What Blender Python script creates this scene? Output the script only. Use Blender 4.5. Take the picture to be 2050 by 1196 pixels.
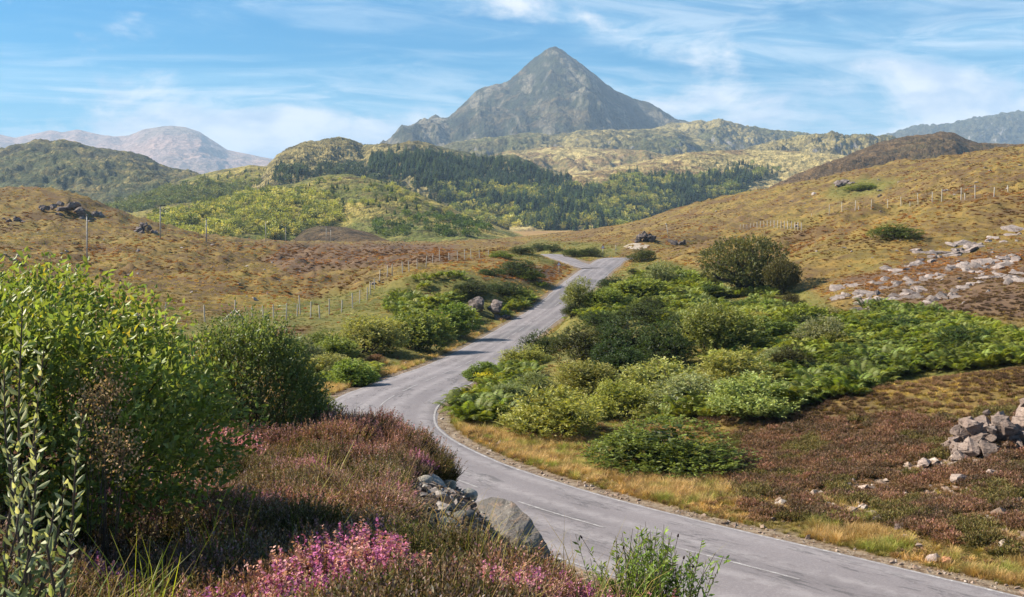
import bpy, bmesh, math, random
import numpy as np
from mathutils import Vector, Matrix, Euler

R = math.radians
SC = bpy.context.scene
for o in list(bpy.data.objects):
    bpy.data.objects.remove(o)
COL = SC.collection
random.seed(7)
RNG = np.random.default_rng(11)

# ------------------------------------------------------------------ camera, sky, sun, exposure
F = 2300.0            # focal length in pixels of the 2050 px wide photograph
U0, VH = 1025.0, 437.0  # principal column, eye-level row
cam_d = bpy.data.cameras.new('camera')
cam_d.sensor_width = 36.0
cam_d.lens = 36.0 * F / 2050.0
cam_d.shift_y = (VH - 598.0) / 2050.0
cam_d.clip_start = 0.1
cam_d.clip_end = 60000.0
cam = bpy.data.objects.new('camera', cam_d)
cam.location = (0, 0, 0)
cam.rotation_euler = (R(90), 0, 0)
COL.objects.link(cam)
SC.camera = cam

SUN_AZ, SUN_EL = R(-80), R(38)     # azimuth from the view direction towards the right
sun_dir = Vector((math.sin(SUN_AZ) * math.cos(SUN_EL), math.cos(SUN_AZ) * math.cos(SUN_EL), math.sin(SUN_EL)))
sd = bpy.data.lights.new('sun', 'SUN')
sd.energy = 5.0
sd.angle = R(0.55)
sd.color = (1.0, 0.90, 0.74)
sun = bpy.data.objects.new('sun', sd)
sun.rotation_euler = sun_dir.to_track_quat('Z', 'Y').to_euler()
COL.objects.link(sun)

SC.view_settings.view_transform = 'Standard'
SC.view_settings.look = 'None'
SC.view_settings.exposure = 1.28
SC.view_settings.gamma = 1.0
SC.view_settings.use_curve_mapping = False
SC.cycles.use_denoising = True
SC.cycles.max_bounces = 4
SC.cycles.diffuse_bounces = 3
SC.cycles.glossy_bounces = 1
SC.cycles.transmission_bounces = 3
SC.cycles.transparent_max_bounces = 6
SC.cycles.volume_bounces = 0
SC.cycles.sample_clamp_indirect = 4.0


class NT:
    """small helper that chains shader nodes"""
    def __init__(self, tree):
        self.t = tree
        self.n = tree.nodes
        self.l = tree.links

    def node(self, typ, **kw):
        n = self.n.new(typ)
        for k, v in kw.items():
            setattr(n, k, v)
        return n

    def set(self, sock, val):
        if isinstance(val, bpy.types.NodeSocket):
            self.l.new(val, sock)
        elif val is not None:
            if sock.type == 'RGBA' and not hasattr(val, '__len__'):
                val = (val, val, val, 1)
            elif sock.type == 'RGBA' and len(val) == 3:
                val = (*val, 1)
            sock.default_value = val

    def math(self, op, a, b=None, c=None, clamp=False):
        n = self.node('ShaderNodeMath', operation=op, use_clamp=clamp)
        self.set(n.inputs[0], a)
        if b is not None: self.set(n.inputs[1], b)
        if c is not None: self.set(n.inputs[2], c)
        return n.outputs[0]

    def vmath(self, op, a, b=None):
        n = self.node('ShaderNodeVectorMath', operation=op)
        self.set(n.inputs[0], a)
        if b is not None:
            if op == 'SCALE': self.set(n.inputs['Scale'], b)
            else: self.set(n.inputs[1], b)
        return n.outputs['Value'] if op in ('LENGTH', 'DOT_PRODUCT') else n.outputs[0]

    def mix(self, f, a, b, blend='MIX'):
        n = self.node('ShaderNodeMix', data_type='RGBA', blend_type=blend)
        self.set(n.inputs[0], f)
        self.set(n.inputs[6], a)
        self.set(n.inputs[7], b)
        return n.outputs[2]

    def noise(self, vec, scale, detail=4, rough=0.55, dist=0.0, w=None):
        n = self.node('ShaderNodeTexNoise')
        if vec is not None: self.set(n.inputs['Vector'], vec)
        n.inputs['Scale'].default_value = scale
        n.inputs['Detail'].default_value = detail
        n.inputs['Roughness'].default_value = rough
        n.inputs['Distortion'].default_value = dist
        return n.outputs[0]

    def ramp(self, f, lo, hi, a=0.0, b=1.0, smooth=True):
        n = self.node('ShaderNodeMapRange', interpolation_type='SMOOTHSTEP' if smooth else 'LINEAR')
        self.set(n.inputs[0], f)
        n.inputs[1].default_value = lo
        n.inputs[2].default_value = hi
        n.inputs[3].default_value = a
        n.inputs[4].default_value = b
        return n.outputs[0]

    def sep(self, vec):
        n = self.node('ShaderNodeSeparateXYZ')
        self.set(n.inputs[0], vec)
        return n.outputs

    def comb(self, x, y, z):
        n = self.node('ShaderNodeCombineXYZ')
        for i, v in enumerate((x, y, z)): self.set(n.inputs[i], v)
        return n.outputs[0]


# ---- world: physical sky with procedural cirrus and low cloud
world = bpy.data.worlds.new('World')
SC.world = world
world.use_nodes = True
w = NT(world.node_tree)
w.n.clear()
sky = w.node('ShaderNodeTexSky', sky_type='NISHITA', sun_disc=False)
sky.sun_elevation = SUN_EL
sky.sun_rotation = SUN_AZ
sky.altitude = 50
sky.air_density = 1.0
sky.dust_density = 0.6
sky.ozone_density = 2.5
tc = w.node('ShaderNodeTexCoord')
d = w.vmath('NORMALIZE', tc.outputs['Generated'])
dx, dy, dz = w.sep(d)
el = w.math('MAXIMUM', dz, 0.0)
hgt = w.math('ADD', el, 0.10)
px = w.math('DIVIDE', dx, hgt)
py = w.math('DIVIDE', dy, hgt)
pl = w.comb(px, py, 0.0)
# broad veils, stretched along the wind
warp = w.noise(pl, 0.55, 3, 0.5)
wx = w.math('ADD', px, w.math('MULTIPLY', w.math('SUBTRACT', warp, 0.5), 2.2))
wy = w.math('ADD', py, w.math('MULTIPLY', w.math('SUBTRACT', warp, 0.5), 1.2))
v1 = w.comb(w.math('MULTIPLY', w.math('ADD', wx, w.math('MULTIPLY', wy, 0.45)), 0.36), w.math('MULTIPLY', wy, 0.68), 3.1)
c1 = w.noise(v1, 1.0, 9, 0.60, 0.6)
v2 = w.comb(w.math('MULTIPLY', w.math('SUBTRACT', wx, w.math('MULTIPLY', wy, 0.5)), 0.9), w.math('MULTIPLY', wy, 1.5), 8.3)
c2 = w.noise(v2, 1.6, 8, 0.66, 1.1)
cirrus = w.math('ADD', w.math('MULTIPLY', c1, 0.68), w.math('MULTIPLY', c2, 0.32))
cov = w.ramp(el, 0.02, 0.19, 0.085, -0.075)
cirrus_m = w.ramp(w.math('ADD', cirrus, cov), 0.36, 0.64)
# cumulus banks low over the hills
v3 = w.comb(w.math('MULTIPLY', dx, 9.0), w.math('MULTIPLY', dy, 9.0), w.math('MULTIPLY', dz, 21.0))
c3 = w.noise(v3, 0.72, 9, 0.58, 0.35)
cum_h = w.math('MULTIPLY', w.ramp(el, 0.03, 0.15, 1.0, 0.0), w.ramp(el, -0.05, 0.01, 0.2, 1.0))
cum_m = w.ramp(w.math('ADD', c3, w.math('MULTIPLY', cum_h, 0.20)), 0.535, 0.70)
shade = w.noise(v3, 1.5, 6, 0.6, 0.2)
cum_c = w.mix(w.ramp(shade, 0.36, 0.62), (4.4, 5.3, 6.6), (7.8, 7.8, 7.8))
cir_c = w.mix(w.ramp(c2, 0.4, 0.6), (3.2, 5.6, 7.2), (6.2, 7.3, 8.0))
skyc = w.mix(1.0, sky.outputs[0], (0.09, 0.58, 0.86), 'MULTIPLY')
out = w.mix(w.math('MULTIPLY', cirrus_m, 0.72), skyc, cir_c)
out = w.mix(w.math('MULTIPLY', cum_m, 0.85), out, cum_c)
bg = w.node('ShaderNodeBackground')
bg.inputs['Strength'].default_value = 0.060
w.l.new(out, bg.inputs['Color'])
wo = w.node('ShaderNodeOutputWorld')
w.l.new(bg.outputs[0], wo.inputs['Surface'])

# ------------------------------------------------------------------ numeric helpers
def _hash(ix, iy, seed):
    h = (ix.astype(np.int64) * 374761393 + iy.astype(np.int64) * 668265263 + seed * 1442695041) & 0xFFFFFFFF
    h = ((h ^ (h >> 13)) * 1274126177) & 0xFFFFFFFF
    return ((h ^ (h >> 16)) & 0xFFFFFF) / float(0xFFFFFF)

def pnoise(x, y, seed=0):
    """gradient noise, about -1..1"""
    x = np.asarray(x, float); y = np.asarray(y, float)
    ix, iy = np.floor(x), np.floor(y)
    fx, fy = x - ix, y - iy
    ux, uy = fx * fx * fx * (fx * (fx * 6 - 15) + 10), fy * fy * fy * (fy * (fy * 6 - 15) + 10)
    r = 0
    for ox in (0, 1):
        for oy in (0, 1):
            a = _hash(ix + ox, iy + oy, seed) * 2 * np.pi
            g = np.cos(a) * (fx - ox) + np.sin(a) * (fy - oy)
            r = r + g * (ux if ox else 1 - ux) * (uy if oy else 1 - uy)
    return r * 1.5

def fbm(x, y, seed=0, octv=5, gain=0.5, ridged=False):
    r, a, f, tot = 0, 1.0, 1.0, 0
    for k in range(octv):
        n = pnoise(x * f, y * f, seed + 17 * k)
        if ridged: n = 1 - 2 * np.abs(n)
        r = r + a * n; tot += a
        a *= gain; f *= 2.03
    return r / tot

def sstep(a, b, x):
    t = np.clip((x - a) / (b - a), 0, 1)
    return t * t * (3 - 2 * t)

def mesh_np(name, verts, faces):
    me = bpy.data.meshes.new(name)
    verts = np.asarray(verts, np.float32); faces = np.asarray(faces, np.int32)
    k = faces.shape[1]
    me.vertices.add(len(verts)); me.vertices.foreach_set('co', verts.ravel())
    me.loops.add(faces.size); me.loops.foreach_set('vertex_index', faces.ravel())
    me.polygons.add(len(faces))
    me.polygons.foreach_set('loop_start', np.arange(0, faces.size, k, dtype=np.int32))
    me.update(calc_edges=True)
    return me

def col_attr(me, name, arr):
    a = me.attributes.new(name, 'FLOAT_COLOR', 'POINT')
    arr = np.asarray(arr, np.float32)
    if arr.shape[1] == 3: arr = np.concatenate([arr, np.ones((len(arr), 1), np.float32)], 1)
    a.data.foreach_set('color', arr.ravel())

def smooth(me):
    me.polygons.foreach_set('use_smooth', np.ones(len(me.polygons), bool))

def link(name, me, mat=None, parent=None):
    o = bpy.data.objects.new(name, me)
    COL.objects.link(o)
    if mat is not None and not me.materials: me.materials.append(mat)
    if parent is not None: o.parent = parent
    return o

def tag(o, label=None, cat=None, group=None, kind=None):
    if label: o['label'] = label
    if cat: o['category'] = cat
    if group: o['group'] = group
    if kind: o['kind'] = kind
    return o

def empty(name, loc=(0, 0, 0), rz=0.0, s=1.0):
    o = bpy.data.objects.new(name, None)
    o.empty_display_size = 0.2
    o.location = loc
    o.rotation_euler = (0, 0, rz)
    o.scale = (s, s, s) if not hasattr(s, '__len__') else s
    COL.objects.link(o)
    return o

def at(u, v, D):
    return Vector(((u - U0) / F * D, D, (VH - v) / F * D))

def in_poly(u, v, poly):
    u = np.asarray(u, float); v = np.asarray(v, float)
    ins = np.zeros(u.shape, bool)
    n = len(poly)
    for i in range(n):
        x1, y1 = poly[i]; x2, y2 = poly[(i + 1) % n]
        c = (y1 > v) != (y2 > v)
        if y1 != y2:
            ins ^= c & (u < (x2 - x1) * (v - y1) / (y2 - y1) + x1)
    return ins

# ------------------------------------------------------------------ materials
def mat_new(name):
    m = bpy.data.materials.new(name)
    m.use_nodes = True
    t = NT(m.node_tree)
    t.n.clear()
    o = t.node('ShaderNodeOutputMaterial')
    p = t.node('ShaderNodeBsdfPrincipled')
    t.l.new(p.outputs[0], o.inputs[0])
    p.inputs['Roughness'].default_value = 0.9
    p.inputs['Specular IOR Level'].default_value = 0.15
    return m, t, p, o

def bump(t, p, h, strength, dist):
    b = t.node('ShaderNodeBump')
    b.inputs['Strength'].default_value = strength
    b.inputs['Distance'].default_value = dist
    t.l.new(h, b.inputs['Height'])
    t.l.new(b.outputs[0], p.inputs['Normal'])

def geo_pos(t):
    return t.node('ShaderNodeNewGeometry').outputs['Position']

def mat_ground():
    m, t, p, o = mat_new('moor_ground')
    pos = geo_pos(t)
    z = t.node('ShaderNodeAttribute', attribute_name='zone')
    sx = t.node('ShaderNodeSeparateColor'); t.l.new(z.outputs['Color'], sx.inputs[0])
    zr, zg, zb = sx.outputs[0], sx.outputs[1], sx.outputs[2]
    fold = t.node('ShaderNodeAttribute', attribute_name='far')
    n1 = t.noise(pos, 0.06, 6, 0.6)
    n2 = t.noise(pos, 0.45, 6, 0.65, 0.4)
    n3 = t.noise(pos, 3.0, 6, 0.7)
    tan = t.mix(t.ramp(n2, 0.38, 0.62), (0.22, 0.145, 0.042), (0.135, 0.120, 0.030))
    brown = t.mix(t.ramp(n3, 0.35, 0.65), (0.080, 0.050, 0.027), (0.145, 0.090, 0.040))
    moor = t.mix(t.ramp(t.math('ADD', t.math('MULTIPLY', n1, 0.5), t.math('MULTIPLY', n2, 0.5)), 0.42, 0.58), tan, brown)
    moor = t.mix(zr, moor, t.mix(t.ramp(n2, 0.4, 0.6), (0.085, 0.052, 0.034), (0.15, 0.095, 0.055)))
    green = t.mix(t.ramp(n2, 0.35, 0.65), (0.085, 0.090, 0.022), (0.170, 0.145, 0.040))
    c = t.mix(zg, moor, green)
    dirt = t.mix(t.ramp(n3, 0.4, 0.6), (0.115, 0.075, 0.052), (0.27, 0.215, 0.165))
    c = t.mix(zb, c, dirt)
    gold = t.mix(t.ramp(t.noise(pos, 0.02, 7, 0.65), 0.4, 0.6), (0.42, 0.30, 0.10), (0.25, 0.15, 0.065))
    c = t.mix(fold.outputs['Fac'], c, gold)
    c = t.mix(t.ramp(n3, 0.3, 0.75, 0.0, 0.35), c, t.vmath('SCALE', c, 0.45))
    t.l.new(c, p.inputs['Base Color'])
    h = t.math('ADD', t.math('MULTIPLY', n3, 0.15), t.math('MULTIPLY', n2, 0.7))
    bump(t, p, h, 0.9, 0.5)
    return m

def mat_hill(name, a, b, green, rock, scale=1.0, flank=None, rock_lo=0.55, rock_hi=0.72, green_lo=0.45, green_hi=0.65, rs=0.30):
    """moor growth a/b, also painting sun and cloud-shadow patches, with green flushes and rock on the steeper ground"""
    m, t, p, o = mat_new(name)
    pos = geo_pos(t)
    nrm = t.node('ShaderNodeNewGeometry').outputs['Normal']
    nz = t.sep(nrm)[2]
    n1 = t.noise(pos, 0.004 * scale, 7, 0.6, 0.3)
    n2 = t.noise(pos, 0.022 * scale, 7, 0.65, 0.5)
    n3 = t.noise(pos, 0.09 * scale, 6, 0.7, 0.2)
    c = t.mix(t.ramp(t.math('ADD', t.math('MULTIPLY', n1, .5), t.math('MULTIPLY', n2, .5)), 0.465, 0.535), a, b)  # bright and dark patches put sunlight and cloud shadow into the colour
    c = t.mix(t.ramp(t.math('ADD', t.math('MULTIPLY', n1, .6), t.math('MULTIPLY', n3, .4)), green_lo, green_hi), c, green)
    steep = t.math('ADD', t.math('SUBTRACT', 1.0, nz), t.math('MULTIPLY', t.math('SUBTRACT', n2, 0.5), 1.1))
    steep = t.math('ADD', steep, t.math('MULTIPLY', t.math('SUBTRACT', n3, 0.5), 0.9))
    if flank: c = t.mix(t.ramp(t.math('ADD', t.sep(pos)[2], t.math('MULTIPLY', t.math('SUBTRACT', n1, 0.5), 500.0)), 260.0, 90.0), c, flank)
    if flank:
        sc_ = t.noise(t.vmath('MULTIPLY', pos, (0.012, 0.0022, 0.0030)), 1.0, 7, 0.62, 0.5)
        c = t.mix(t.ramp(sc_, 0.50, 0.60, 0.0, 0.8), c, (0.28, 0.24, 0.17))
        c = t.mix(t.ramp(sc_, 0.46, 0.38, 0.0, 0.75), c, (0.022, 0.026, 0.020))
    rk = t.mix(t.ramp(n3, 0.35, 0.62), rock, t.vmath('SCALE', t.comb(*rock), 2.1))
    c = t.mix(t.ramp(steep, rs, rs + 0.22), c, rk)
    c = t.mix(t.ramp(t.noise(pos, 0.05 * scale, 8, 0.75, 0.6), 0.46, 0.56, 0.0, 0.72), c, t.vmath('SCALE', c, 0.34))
    t.l.new(c, p.inputs['Base Color'])
    h = t.math('ADD', t.math('MULTIPLY', n2, 38.0 / scale), t.math('MULTIPLY', n3, 13.0 / scale))
    bump(t, p, h, 1.0, 1.0)
    return m

def mat_road(name='asphalt', side=False):
    m, t, p, o = mat_new(name)
    pos = geo_pos(t)
    at_ = t.node('ShaderNodeAttribute', attribute_name='rd')   # r: across -1..1 mapped 0..1, g: metres along / 100
    s = t.node('ShaderNodeSeparateColor'); t.l.new(at_.outputs['Color'], s.inputs[0])
    ac, al = s.outputs[0], s.outputs[1]
    big = t.noise(t.comb(t.math('MULTIPLY', ac, 1.6), t.math('MULTIPLY', al, 9.0), 0.0), 1.0, 4, 0.55, 0.3)
    n2 = t.noise(pos, 2.2, 6, 0.65)
    gr = t.noise(pos, 15.0, 5, 0.85)
    c = t.mix(t.ramp(big, 0.32, 0.68), (0.138, 0.122, 0.129), (0.195, 0.174, 0.182))
    c = t.mix(t.ramp(n2, 0.3, 0.75, 0, 0.5), c, (0.175, 0.16, 0.17))
    c = t.mix(t.ramp(gr, 0.45, 0.75, 0, 0.7), c, (0.12, 0.108, 0.115))
    c = t.mix(t.ramp(gr, 0.5, 0.25, 0, 0.35), c, (0.38, 0.35, 0.36))
    # dark worn strips and cracks that follow the wheel tracks
    st = t.noise(t.comb(t.math('MULTIPLY', ac, 24.0), t.math('MULTIPLY', al, 70.0), 5.0), 1.0, 7, 0.75, 1.4)
    pt = t.noise(t.comb(t.math('MULTIPLY', ac, 4.5), t.math('MULTIPLY', al, 26.0), 9.0), 1.0, 3, 0.5)
    crack = t.math('MULTIPLY', t.ramp(st, 0.50, 0.60), t.ramp(pt, 0.46, 0.58))
    c = t.mix(t.math('MULTIPLY', crack, 0.85), c, (0.085, 0.078, 0.082))
    # broad darker tarmac patches far along
    pb = t.noise(t.comb(t.math('MULTIPLY', ac, 1.3), t.math('MULTIPLY', al, 7.0), 2.0), 1.0, 2, 0.5, 0.8)
    fr = t.ramp(al, 0.70, 1.0)
    c = t.mix(t.math('MULTIPLY', t.math('MULTIPLY', t.ramp(pb, 0.52, 0.60), fr), 0.75), c, (0.105, 0.098, 0.105))
    wt = t.math('MULTIPLY', t.ramp(t.math('ABSOLUTE', t.math('SUBTRACT', t.math('ABSOLUTE', t.math('SUBTRACT', t.math('ABSOLUTE', t.math('SUBTRACT', ac, 0.5)), 0.25)), 0.12)), 0.0, 0.075, 1.0, 0.0), t.ramp(n2, 0.3, 0.6))
    c = t.mix(t.math('MULTIPLY', wt, 0.30), c, (0.36, 0.335, 0.34))
    # grit at the edges
    ed = t.math('ABSOLUTE', t.math('SUBTRACT', ac, 0.5))
    ed = t.ramp(t.math('ADD', ed, t.math('MULTIPLY', t.math('SUBTRACT', n2, 0.5), 0.10)), 0.475, 0.505)
    c = t.mix(t.math('MULTIPLY', ed, 0.75), c, (0.27, 0.23, 0.20))
    t.l.new(c, p.inputs['Base Color'])
    p.inputs['Roughness'].default_value = 0.8
    p.inputs['Specular IOR Level'].default_value = 0.3
    bump(t, p, t.math('ADD', gr, t.math('MULTIPLY', crack, -1.2)), 0.5, 0.02)
    return m

def mat_paint():
    m, t, p, o = mat_new('road_paint')
    pos = geo_pos(t)
    n = t.noise(pos, 5.0, 6, 0.75)
    n2 = t.noise(pos, 30.0, 4, 0.8)
    f = t.ramp(t.math('ADD', t.math('MULTIPLY', n, 0.6), t.math('MULTIPLY', n2, 0.4)), 0.36, 0.52)
    c = t.mix(f, (0.45, 0.44, 0.435), (0.22, 0.205, 0.21))
    t.l.new(c, p.inputs['Base Color'])
    p.inputs['Roughness'].default_value = 0.7
    return m

def mat_rock(name, a, b, c3, scale=3.0, lichen=0.0, bumpd=0.05):
    m, t, p, o = mat_new(name)
    tcn = t.node('ShaderNodeTexCoord')
    pos = geo_pos(t)
    oi = t.node('ShaderNodeObjectInfo')
    n1 = t.noise(pos, scale * 0.6, 6, 0.62, 0.3)
    n2 = t.noise(pos, scale * 4, 6, 0.7, 0.5)
    band = t.noise(t.vmath('MULTIPLY', pos, (1.2, 1.2, 6.0)), scale, 5, 0.65, 0.6)
    c = t.mix(t.ramp(n1, 0.38, 0.62), a, b)
    c = t.mix(t.ramp(band, 0.5, 0.68), c, c3)
    c = t.mix(t.ramp(n2, 0.5, 0.72, 0, 0.75), c, t.vmath('SCALE', c, 0.33))
    if lichen: c = t.mix(t.ramp(t.noise(pos, scale * 2.3, 5, 0.7), 0.60, 0.70, 0, lichen), c, (0.62, 0.60, 0.55))
    c = t.mix(1.0, c, oi.outputs['Color'], 'MULTIPLY')
    t.l.new(c, p.inputs['Base Color'])
    bump(t, p, t.math('ADD', n2, t.math('MULTIPLY', band, 1.2)), 0.8, bumpd)
    return m

def mat_plain(name, rgb, rough=0.8, var=0.25, scale=8.0, metal=0.0):
    m, t, p, o = mat_new(name)
    tcn = t.node('ShaderNodeTexCoord')
    n = t.noise(tcn.outputs['Object'], scale, 5, 0.65)
    c = t.mix(t.ramp(n, 0.3, 0.7), rgb, t.vmath('SCALE', t.comb(*rgb), 1 - var))
    t.l.new(c, p.inputs['Base Color'])
    p.inputs['Roughness'].default_value = rough
    p.inputs['Metallic'].default_value = metal
    return m

def mat_leaf(name, inst, trans=0.35, rough=0.55, spec=0.25, hue=0.12):
    """vertex colour 'col' times a tint (per instance, or the object's colour)"""
    m, t, p, o = mat_new(name)
    c = t.node('ShaderNodeAttribute', attribute_name='col').outputs['Color']
    oi = t.node('ShaderNodeObjectInfo')
    if inst:
        ti = t.node('ShaderNodeAttribute', attribute_name='tint', attribute_type='INSTANCER').outputs['Color']
    else:
        ti = oi.outputs['Color']
    c = t.mix(1.0, c, ti, 'MULTIPLY')
    n = t.noise(geo_pos(t), 1.7, 3, 0.6)
    c = t.mix(t.ramp(n, 0.3, 0.7, 0.0, 1.0), t.vmath('SCALE', c, 1 - hue), t.vmath('SCALE', c, 1 + hue))
    t.l.new(c, p.inputs['Base Color'])
    p.inputs['Roughness'].default_value = rough
    p.inputs['Specular IOR Level'].default_value = spec
    tr = t.node('ShaderNodeBsdfTranslucent')
    t.l.new(t.mix(1.0, c, (1.35, 1.25, 0.55), 'MULTIPLY'), tr.inputs['Color'])
    mx = t.node('ShaderNodeMixShader')
    mx.inputs[0].default_value = trans
    t.l.new(p.outputs[0], mx.inputs[1]); t.l.new(tr.outputs[0], mx.inputs[2])
    t.l.new(mx.outputs[0], o.inputs[0])
    return m

M = {}
M['ground'] = mat_ground()
M['road'] = mat_road()
M['paint'] = mat_paint()
M['wood'] = mat_plain('weathered_wood', (0.50, 0.46, 0.41), 0.85, 0.4, 3.0)
M['dark_metal'] = mat_plain('dark_metal', (0.06, 0.06, 0.065), 0.6, 0.3)
M['galv'] = mat_plain('galvanised_steel', (0.38, 0.39, 0.40), 0.5, 0.3, 5.0, 0.4)
M['leaf_i'] = mat_leaf('leaf_cover', True)
M['leaf'] = mat_leaf('leaf_shrub', False)
M['dry_i'] = mat_leaf('dry_cover', True, 0.25, 0.8, 0.1)
M['dry'] = mat_leaf('dry_plant', False, 0.25, 0.8, 0.1)
M['bark'] = mat_plain('bark', (0.085, 0.065, 0.05), 0.9, 0.4, 30.0)

# ------------------------------------------------------------------ road centre line (x, y, z)
ROAD_PTS = [(26, 2, -8.3), (20.5, 12, -8.5), (15.2, 18.8, -8.7), (10.8, 23.9, -8.8), (6.95, 28.35, -8.88), (3.57, 32.2, -8.95), (0.2, 36.8, -9.08),
            (-3.2, 42.6, -9.2), (-5.7, 49, -9.28), (-6.6, 55, -9.4), (-6.4, 62, -9.6), (-5.1, 74, -10.3), (-3.6, 92, -11.6), (-1.75, 115, -12.85),
            (1.9, 145, -13.5), (6.3, 165, -12.5), (11.4, 187, -10.35), (16.6, 215, -9.15), (22.4, 240, -8.3), (33, 262, -9.6), (46, 282, -11.3), (62, 305, -11.8), (85, 330, -11.8)]
SIDE_PTS = [(15.0, 212, -9.2), (13.3, 222, -8.9), (11.6, 234, -8.55), (9.8, 248, -8.25), (8.6, 262, -8.2), (6.5, 280, -9.2), (2, 310, -11.0)]

def catmull(pts, n=14):
    P = np.array(pts, float)
    P = np.vstack([2 * P[0] - P[1], P, 2 * P[-1] - P[-2]])
    out = []
    for i in range(1, len(P) - 2):
        p0, p1, p2, p3 = P[i - 1:i + 3]
        for k in range(n):
            t = k / n
            out.append(0.5 * ((2 * p1) + (-p0 + p2) * t + (2 * p0 - 5 * p1 + 4 * p2 - p3) * t * t + (-p0 + 3 * p1 - 3 * p2 + p3) * t ** 3))
    out.append(P[-2])
    return np.array(out)

def resample(c, step):
    s = np.concatenate([[0], np.cumsum(np.linalg.norm(np.diff(c, axis=0), axis=1))])
    q = np.arange(0, s[-1], step)
    return np.stack([np.interp(q, s, c[:, k]) for k in range(3)], 1), q

ROAD_C, ROAD_S = resample(catmull(ROAD_PTS), 0.7)
SIDE_C, SIDE_S = resample(catmull(SIDE_PTS), 0.7)
HW, SHW = 3.15, 2.3

# ------------------------------------------------------------------ terrain
K0 = 8.0      # the fan of the ground sheet starts this far behind the camera
CTRL = []
def cz(u, D, z): CTRL.append(((u - U0) / F * D, D, z))
def cv(u, v, D): cz(u, D, (VH - v) / F * D)
for D in (-6, -3, 0, 2):
    for x, z in ((-6, -1.5), (-3, -1.75), (-1, -1.85), (0.6, -1.7), (2.0, -2.4), (4, -4.6), (7, -7.6)):
        CTRL.append((x, D, z))
for x, D, z in ((1.35, 5, -2.2), (2.2, 5, -3.3), (2.7, 8, -5.0), (4, 10, -6.6), (6, 14, -8.5), (3, 14, -7.8), (8, 18, -8.9), (7, 9, -8.3), (12, 10, -8.6), (4, 5, -5.2)):
    CTRL.append((x, D, z))
for u, rows in {
    -500: ((5, -1.2), (10, -1.3), (20, -2), (40, -4.5), (60, -6.5)),
    0: ((5, -1.75), (8, -1.8), (12, -2.2), (20, -3.6), (32, -6.5), (60, -8.4)),
    200: ((4.5, -1.8), (7, -1.85), (10, -2.2), (15, -2.9), (25, -4.8), (38, -8), (60, -9.2)),
    400: ((4.5, -1.85), (6, -1.95), (9, -2.35), (14, -2.9), (18, -3.5), (25, -5.2), (32, -8), (50, -9.5)),
    550: ((17, -3.45), (22, -4.6), (28, -7.2), (40, -9.4)),
    700: ((4.5, -1.65), (7, -2.05), (12, -2.9), (18, -3.72), (20, -4.2), (22.5, -5.6), (26, -7.2), (32, -9.1)),
    900: ((4.5, -1.65), (6, -1.93), (8, -2.38), (10.5, -2.85), (13, -3.2), (15.7, -3.68), (17.2, -4.3), (19.5, -6.2), (23, -8.1), (28, -9.0)),
    1000: ((8, -2.5), (11, -3.05), (12.5, -3.3), (14.2, -3.9), (16, -5.4)),
    1050: ((4.5, -1.7), (7, -2.25), (9, -2.8), (11, -3.3), (12.5, -3.75), (14.3, -5.4), (20, -8.2), (25, -8.95)),
    1120: ((5, -1.75), (7, -2.35), (9, -3.3), (11, -4.7)),
    1200: ((4.5, -1.7), (5.5, -1.92), (6.5, -2.3), (8, -3.6), (12, -6.2), (18, -8.6)),
    1400: ((4.5, -1.75), (5.2, -1.95), (6, -2.4), (8, -4.2), (12, -6.8), (18, -8.9))}.items():
    for D, z in rows: cz(u, D, z)
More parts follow.
